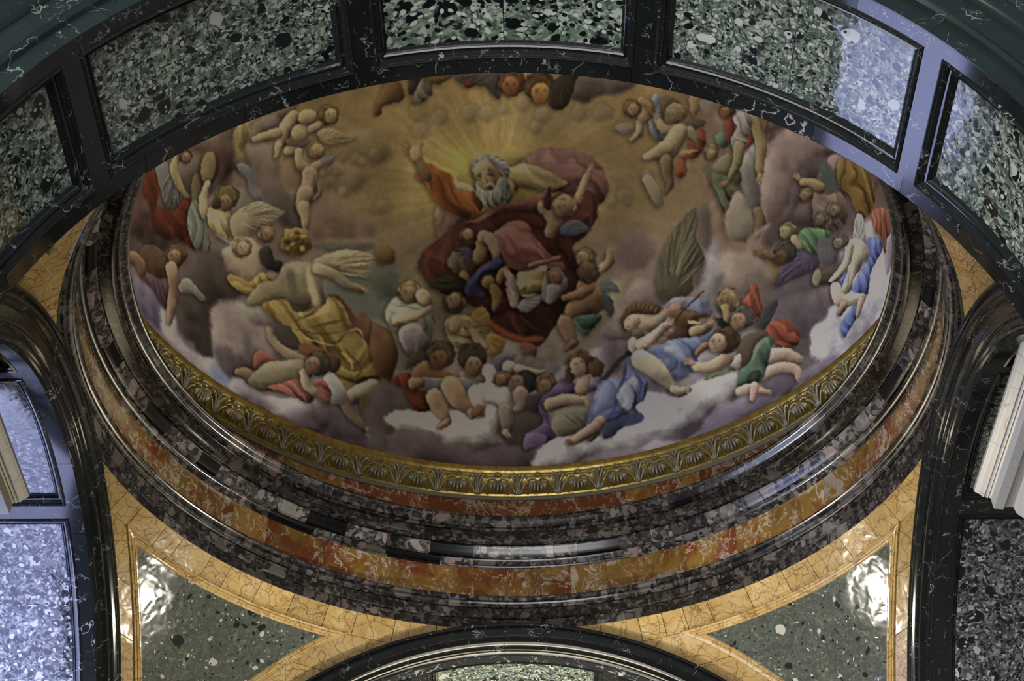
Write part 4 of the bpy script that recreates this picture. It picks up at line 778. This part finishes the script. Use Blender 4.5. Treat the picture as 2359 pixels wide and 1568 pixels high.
# ------------------------------------------------------------------ pendentives
SP = 1.43834
def sph(z, th, s=SP):
    rho = math.sqrt(max(s * s - z * z, 0)); return rho * math.cos(th), rho * math.sin(th), z
def th_lim(z, X, Y, s=SP):
    rho = math.sqrt(max(s * s - z * z, 1e-9)); a = math.acos(min(1, X / rho)); b = math.asin(min(1, Y / rho))
    if a > b: a = b = math.atan2(Y, X) 
    return a, b
def pend(label, sx, sy, XI=.98, YI=.985, XO=1.06, YO=1.062, ZT=.937):
    t = thing('pendentive', label, 'pendentive', W3(sx * .95, sy * .95, .55))
    f = lambda p: W3(sx * p[0], sy * p[1], p[2])
    def patch(name, m, rows, z0, z1, lim, back=.02, cols=6, eps=.0009):
        Vf, Vb = [], []
        for i in range(rows + 1):
            z = z0 + eps + (z1 - z0 - 2 * eps) * i / rows; a, b = lim(z); a += eps; b -= eps
            if b < a: a = b = (a + b) / 2
            for j in range(cols + 1):
                th = a + (b - a) * j / cols; Vf.append(f(sph(z, th))); Vb.append(f(sph(z, th, SP + back)))
        n = cols + 1; o = len(Vf); F = []
        for i in range(rows):
            for j in range(cols):
                q = i * n + j; F += [(q, q + 1, q + n + 1, q + n), (o + q, o + q + n, o + q + n + 1, o + q + 1)]
        for i in range(rows):
            q = i * n; F.append((q, q + n, o + q + n, o + q)); q = i * n + cols; F.append((q, o + q, o + q + n, q + n))
        for j in range(cols): F.append((j, o + j, o + j + 1, j + 1)); q = rows * n + j; F.append((q, q + 1, o + q + 1, o + q))
        obj(name, Vf + Vb, F, m, t)
    # top border under the ring, cut in blocks
    a, b = th_lim(ZT, XO, YO); aa, bb = th_lim(.9875, XO, YO)
    cs = cuts(math.degrees(min(a, aa)), math.degrees(max(b, bb)), 3.2, 6.5, sx * 3 + sy * 7 + 20)
    for c0, c1 in zip(cs[:-1], cs[1:]):
        patch('border_block', GIALLO, 3, ZT, .9885, lambda z: (max(c0 * D, th_lim(z, XO, YO)[0]), min(c1 * D, th_lim(z, XO, YO)[1])), cols=3)
    # side borders along the two arches
    zb = .30; zs = [ZT]
    r = random.Random(sx + 3 * sy + 9)
    while zs[-1] > zb + .12: zs.append(zs[-1] - r.uniform(.06, .12))
    zs.append(zb)
    for z1, z0 in zip(zs[:-1], zs[1:]):
        mid = lambda z: math.atan2(YI, XI)
        patch('border_block', GIALLO, 4, z0, z1, lambda z: (th_lim(z, XO, YO)[0], min(th_lim(z, XI, YI)[0], mid(z))), cols=2)
        patch('border_block', GIALLO, 4, z0, z1, lambda z: (max(th_lim(z, XI, YI)[1], mid(z)), th_lim(z, XO, YO)[1]), cols=2)
    # raised fillet round the green panel
    zmin = math.sqrt(SP * SP - XI * XI - YI * YI)
    def loop(k, h, n=36):
        s = SP - h; X, Y, Z = XI - k, YI - k, ZT - k; z0 = math.sqrt(max(s * s - X * X - Y * Y, 0)) + .0005
        P = []; a, b = th_lim(Z, X, Y, s)
        P += [sph(Z, a + (b - a) * i / n, s) for i in range(n)]
        for i in range(n): z = Z + (z0 - Z) * i / n; P.append(sph(z, th_lim(z, X, Y, s)[1], s))
        for i in range(n): z = z0 + (Z - z0) * i / n; P.append(sph(z, th_lim(z, X, Y, s)[0], s))
        return [f(p) for p in P]
    lv = [(-.0015, -.01), (-.0015, .002), (.0015, .0055), (.004, .002), (.005, .0015), (.0065, .004), (.0095, .0045), (.011, .0015), (.012, .0035), (.014, .0035), (.016, -.003), (.0165, -.01)]
    V = []; F = []
    for k, h in lv: V += loop(k, h)
    nn = 36 * 3
    for l in range(len(lv) - 1):
        for i in range(nn): j = (i + 1) % nn; F.append((l * nn + i, l * nn + j, (l + 1) * nn + j, (l + 1) * nn + i))
    obj('panel_fillet', V, F, GIALLO, t, .9)
    patch('marble_panel', PENDENT, 30, zmin + .012, ZT - .013, lambda z: th_lim(z, XI - .013, YI - .013), cols=30)
    patch('pendentive_foot', GIALLO, 6, .0, zb, lambda z: th_lim(z, XO, YO), cols=6)
pend('dusky green triangle in yellow marble border, between left arch and farthest arch', -1, 1)
pend('dusky green triangle in yellow marble border, between right arch and farthest arch', 1, 1)
pend('sliver of yellow marble spandrel showing behind the entrance arch, left of the ring', -1, -1, .985, .985, ZT=.9485)
pend('sliver of yellow marble spandrel showing behind the entrance arch, right of the ring', 1, -1, .988, .988, ZT=.9485)
# ------------------------------------------------------------------ ring: architrave, frieze, cornice, drum band, gilded moulding
t = thing('architrave', 'lowest ring of dark grey puddingstone mouldings resting on the arches', 'architrave', W3(0, 0, .99))
course('fascia_block', t, [(1.075, .986), (1.0455, .986), (1.0435, 1.0155), (1.047, 1.018), (1.075, 1.018)], f_ring, PUD, ring_cuts(4, 9, 1), .8, .04, lambda a, b: R.uniform(.16, .8))
course('fascia_block', t, [(1.075, 1.018), (1.0395, 1.018), (1.037, 1.019), (1.0345, 1.0465), (1.038, 1.049), (1.075, 1.050)], f_ring, PUD, ring_cuts(4, 10, 2), .8, .04, lambda a, b: R.uniform(.16, .9))
course('moulding_block', t, [(1.075, 1.050), (1.032, 1.050), (1.0295, 1.0525), (1.0295, 1.055), (1.0255, 1.057), (1.0235, 1.061), (1.0245, 1.065), (1.0275, 1.067), (1.0235, 1.069), (1.020, 1.072), (1.018, 1.0745), (1.018, 1.079), (1.075, 1.079)], f_ring, PUD, ring_cuts(5, 12, 3), .8, .03, lambda a, b: R.uniform(.2, .6))
t = thing('frieze', 'plain frieze of orange jasper with white veins round the ring', 'frieze', W3(0, 0, 1.08))
course('frieze_block', t, [(1.075, 1.079), (1.037, 1.079), (1.037, 1.186), (1.075, 1.186)], f_ring, JASPER, ring_cuts(5, 12, 4), .8, .03)
t = thing('cornice', 'projecting cornice of grey and black puddingstone above the orange frieze', 'cornice', W3(0, 0, 1.19))
course('bed_moulding_block', t, [(1.10, 1.184), (1.037, 1.184), (1.034, 1.1855), (1.0325, 1.189), (1.0345, 1.1925), (1.0275, 1.1945), (1.0225, 1.199), (1.0205, 1.2035), (1.0255, 1.206), (1.0255, 1.2085), (1.10, 1.2085)], f_ring, PUD, ring_cuts(4, 9, 5), .8, .03, lambda a, b: R.choice((.06, .2, .35, .5, .7, .85)))
course('ovolo_block', t, [(1.10, 1.2085), (1.017, 1.2085), (1.0130, 1.209), (1.0100, 1.213), (1.0065, 1.219), (1.0025, 1.2265), (.999, 1.2315), (.998, 1.234), (.998, 1.2365), (1.004, 1.2385), (1.004, 1.2415), (1.10, 1.2415)], f_ring, PUD, ring_cuts(2.5, 8, 6), 1.2, .03, lambda a, b: R.choice((.03, .08, .3, .5, .86, .95, 1.0)))
course('corona_block', t, [(1.10, 1.241), (.998, 1.2405), (.966, 1.2385), (.963, 1.2335), (.9575, 1.2325), (.9565, 1.236), (.9560, 1.2525), (.9610, 1.2555), (.9610, 1.259), (1.10, 1.259)], f_ring, PUD_DARK, ring_cuts(4, 9, 7), .8, .03, lambda a, b: R.uniform(.15, .6))
course('crown_block', t, [(1.10, 1.259), (.9515, 1.259), (.9500, 1.264), (.9545, 1.2665), (.9475, 1.2695), (.9425, 1.2745), (.9385, 1.2815), (.9345, 1.286), (.9305, 1.2875), (.930, 1.296), (.935, 1.2985), (1.16, 1.303), (1.16, 1.258)], f_ring, PUD_DARK, ring_cuts(4, 10, 8), .8, .03, lambda a, b: R.uniform(.15, .65))
t = thing('drum_band', 'curved band of red and ochre jasper beneath the gilded leaves', 'stone band', W3(0, 0, 1.4))
course('jasper_block', t, [(1.17, 1.302), (1.140, 1.302), (1.140, 1.5035), (1.17, 1.5035)], f_ring, JASPER_RED, ring_cuts(7, 16, 9), .8, .03)
t = thing('gilded_moulding', 'gilded moulding of carved acanthus leaves round the foot of the painting', 'moulding', W3(0, 0, 1.55))
def full(name, prof, m, n=180):
    V, F = sweep(prof, f_ring, 0, 2 * PI, n); F = F[:-2]; obj(name, V, F, m, t)
full('pale_fillet', [(1.17, 1.503), (1.135, 1.503), (1.134, 1.506), (1.134, 1.515), (1.17, 1.515)], PALE)
full('gold_cavetto', [(1.17, 1.515), (1.133, 1.515), (1.130, 1.520), (1.1315, 1.528), (1.132, 1.545), (1.129, 1.560), (1.1235, 1.574), (1.120, 1.579), (1.120, 1.583), (1.17, 1.583)], GOLD)
full('gold_fillet', [(1.17, 1.583), (1.121, 1.583), (1.1185, 1.586), (1.1185, 1.592), (1.121, 1.594), (1.118, 1.598), (1.1155, 1.603), (1.115, 1.607), (1.115, 1.616), (1.127, 1.617), (1.17, 1.617)], GOLD)
def tube(V, F, pts, rad, flat=.55, nrm=None, k=5):
    """tapering ribbon-like tube along points given as (sideways, up, out)"""
    b = len(V); n = len(pts); P = [Vector(p) for p in pts]
    for i in range(n):
        d = (P[min(i + 1, n - 1)] - P[max(i - 1, 0)]).normalized(); o = Vector((0, 0, 1)); s = d.cross(o).normalized(); o2 = s.cross(d).normalized()
        for j in range(k):
            a = 2 * PI * j / k + .3; V.append(P[i] + s * math.cos(a) * rad[i] + o2 * math.sin(a) * rad[i] * flat)
    for i in range(n - 1):
        for j in range(k): q = (j + 1) % k; F.append((b + i * k + j, b + i * k + q, b + (i + 1) * k + q, b + (i + 1) * k + j))
    F.append(tuple(b + j for j in range(k))[::-1]); F.append(tuple(b + (n - 1) * k + j for j in range(k)))
def leaf_mesh(kind):
    V, F = [], []
    if kind == 0:   # tall leaf: twin stems that part into scrolls
        for s in (-1, 1):
            tube(V, F, [(s * .003, 0, .003), (s * .0028, .020, .005), (s * .0045, .040, .008), (s * .010, .054, .013), (s * .017, .058, .016), (s * .021, .053, .017), (s * .019, .047, .016)], [.0030, .0030, .0034, .0040, .0038, .0030, .0018])
            tube(V, F, [(s * .006, .002, .002), (s * .009, .016, .005), (s * .015, .030, .009), (s * .021, .036, .012), (s * .0245, .032, .012)], [.0022, .0028, .0032, .0028, .0015])
            tube(V, F, [(s * .001, .050, .010), (s * .004, .062, .014), (s * .009, .067, .017), (s * .013, .064, .017)], [.0026, .0030, .0026, .0015])
        tube(V, F, [(0, 0, .003), (0, .030, .007), (0, .052, .012), (0, .064, .018)], [.0020, .0026, .0030, .0020])
    else:           # round leaf: drooping fan of lobes under a curled bud
        for q in range(-3, 4):
            a = q * .40; s = math.sin(a)
            tube(V, F, [(s * .004, .040, .010), (s * .012, .038 - abs(q) * .001, .014), (s * .0195, .027 - abs(q) * .0005, .013), (s * .0215, .014 + abs(q) * .003, .009), (s * .0205, .004 + abs(q) * .005, .005)], [.0018, .0030, .0034, .0030, .0016])
        for s in (-1, 1): tube(V, F, [(s * .002, .042, .010), (s * .009, .050, .013), (s * .018, .048, .013), (s * .024, .041, .011)], [.0022, .0030, .0026, .0014])
        tube(V, F, [(-.007, .062, .012), (-.003, .067, .017), (.003, .067, .017), (.007, .062, .012), (.003, .057, .015), (-.003, .057, .015)], [.0020, .0032, .0032, .0024, .0028, .0022])
    return V, F
def leaves(t):
    N = 114
    base = [leaf_mesh(0), leaf_mesh(1)]; ms = []
    r0, z0 = 1.131, 1.516
    for V, F in base:
        me = bpy.data.meshes.new('leaf'); me.from_pydata([((r0 - v.z * 1.4) * U, v.x * U * 1.34, v.y * U * 1.03) for v in V], [], F); me.materials.append(LEAFM)
        me.polygons.foreach_set('use_smooth', [True] * len(me.polygons)); ms.append(me)
    for i in range(N):
        o = obj('acanthus_leaf', None, None, None, t, None, 0, ms[i % 2]); a = (i + .35) / N * 2 * PI; o.location = (0, 0, (z0 - 1.55) * U); o.rotation_euler = (0, 0, a)
    # small gilt darts between the leaves
    V, F = [], []
    tube(V, F, [(0, .002, .002), (0, .014, .005), (0, .026, .006), (0, .036, .004)], [.003, .0046, .0034, .001], .8); me = bpy.data.meshes.new('dart'); me.from_pydata([((r0 - v.z) * U, v.x * U, v.y * U) for v in V], [], F); me.materials.append(GOLD)
    for i in range(N):
        o = obj('gilt_dart', None, None, None, t, None, 0, me); o.location = (0, 0, (z0 - 1.55) * U); o.rotation_euler = (0, 0, (i + .85) / N * 2 * PI)
leaves(t)
# ------------------------------------------------------------------ white cornices of the side monuments
def white_cornice(label, side, dx, y1, m):
    t = thing('monument_cornice', label, 'cornice', W3(side * 1.3, 0, .95))
    P = [(1.42, .775), (1.062, .757), (1.0595, .751), (1.0600, .743), (1.0640, .740), (1.0705, .736), (1.0765, .7285), (1.0790, .727), (1.0815, .729), (1.0835, .726), (1.0870, .7235), (1.0890, .727), (1.0915, .725), (1.0940, .723), (1.0948, .706), (1.0955, .6945), (1.1165, .692), (1.1185, .698), (1.140, .699), (1.145, .680), (1.158, .668), (1.165, .650), (1.42, .648)]
    P = [(x + dx, z) for x, z in P]
    f = lambda x, z, y: W3(side * x, y, z)
    ys = [y1, -.10, -.34, -.62]
    for a, b in zip(ys[:-1], ys[1:]):
        V, F = sweep(P, f, a - .0004, b + .0004, 2); obj('cornice_block', V, F, m, t, .6)
white_cornice('dimmed white marble cornice end projecting at the left margin', -1, .047, .085, WHITE_DIM)
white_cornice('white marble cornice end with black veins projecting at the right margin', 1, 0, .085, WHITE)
# ------------------------------------------------------------------ painted dome
RD, ZD = 1.1255, 1.610
def pic_to_dome(P):
    """picture chart point -> unit direction on the dome (ray from the painter's chart origin)"""
    P = np.asarray(P, float); d = np.array(FW)[None] + np.array(RT)[None] * ((P[:, 0:1] - 1179.5) / FP) - np.array(UPV)[None] * ((P[:, 1:2] - 784) / FP)
    d /= np.linalg.norm(d, axis=1)[:, None]; o = (np.array(EYE) - np.array(W3(0, 0, ZD))) / U
    b = d @ o; c = o @ o - RD * RD; disc = np.maximum(b * b - c, 0); t = -b + np.sqrt(disc); return (o[None] + d * t[:, None]) / RD
CD = np.array([0, math.cos(math.radians(38)), math.sin(math.radians(38))]); CE = np.array([1.0, 0, 0]); CN = np.cross(CD, CE)  # chart centre and axes
CW, CH, CK = 1860, 1240, 590.0
def dome_to_canvas(n):
    k = 2 / (1 + np.maximum(n @ CD, -.9)); return np.stack([CW / 2 + CK * k * (n @ CE), CH * .47 - CK * k * (n @ CN) * SGN], 1)
def canvas_to_dome(X, Y):
    a = (X - CW / 2) / CK; b = -(Y - CH * .47) / CK * SGN; r2 = (a * a + b * b) / 4
    w = (1 - r2) / (1 + r2); s_ = 1 / (1 + r2); return a[..., None] * s_[..., None] * CE + b[..., None] * s_[..., None] * CN + w[..., None] * CD
SGN = -1.0 if CN[2] > 0 else 1.0
SGN = 1.0 if (CN[1] < 0) else -1.0   # canvas rows run from the crown down to the springing at the back
def build_dome():
    cv = Canvas(CW, CH, lambda p: dome_to_canvas(pic_to_dome(p)))
    yy, xx = np.mgrid[0:CH, 0:CW].astype(np.float64); n = canvas_to_dome(xx, yy)
    # back to the picture chart for the broad colour field
    w = n * RD * U + np.array(W3(0, 0, ZD)) - np.array(EYE); dep = w @ np.array(FW)
    X = 1179.5 + FP * (w @ np.array(RT)) / dep; Y = 784 - FP * (w @ np.array(UPV)) / dep
    background(cv, (X, Y)); figures(cv); finish(cv)
    img = cv.img / 255.0; lin = np.where(img <= .04045, img / 12.92, ((img + .055) / 1.055) ** 2.4)
    # mesh: meridians about the left-right axis
    NA = 1380; bs = np.concatenate([np.linspace(-.4, 92, 600), np.linspace(94, 180.4, 40)]) * D
    aa = np.linspace(.002, PI - .002, NA); A, B = np.meshgrid(aa, bs)
    n = np.stack([np.cos(A), np.sin(A) * np.cos(B), np.sin(A) * np.sin(B)], -1).reshape(-1, 3)
    P = n * RD * U
    c = dome_to_canvas(n); cx = np.clip(c[:, 0], 0, CW - 1.01); cy = np.clip(c[:, 1], 0, CH - 1.01); xi, yi = cx.astype(int), cy.astype(int); fx, fy = (cx - xi)[:, None], (cy - yi)[:, None]
    col = (lin[yi, xi] * (1 - fx) + lin[yi, xi + 1] * fx) * (1 - fy) + (lin[yi + 1, xi] * (1 - fx) + lin[yi + 1, xi + 1] * fx) * fy
    col = np.minimum(col * PAINT_GAIN * np.array([.96, 1.02, .98]), .9)
    me = bpy.data.meshes.new('painted_dome'); nv = len(P); me.vertices.add(nv); me.vertices.foreach_set('co', P.astype(np.float32).ravel())
    r, q = len(bs), NA; i = np.arange((r - 1) * (q - 1)); a = (i // (q - 1)) * q + i % (q - 1); quads = np.stack([a, a + 1, a + q + 1, a + q], 1)
    me.loops.add(quads.size); me.loops.foreach_set('vertex_index', quads.ravel().astype(np.int32)); me.polygons.add(len(quads)); me.polygons.foreach_set('loop_start', (np.arange(len(quads)) * 4).astype(np.int32))
    me.update(calc_edges=True); me.polygons.foreach_set('use_smooth', np.ones(len(quads), bool))
    at = me.color_attributes.new('paint', 'FLOAT_COLOR', 'POINT'); at.data.foreach_set('color', np.column_stack([col, np.ones(nv)]).astype(np.float32).ravel())
    me.materials.append(FRESCO)
    o = bpy.data.objects.new('painted_dome', me); COL.objects.link(o); o.location = W3(0, 0, ZD)
    o['label'] = 'domed ceiling painting of a bearded man in a red mantle among angels and clouds'; o['category'] = 'fresco'
build_dome()
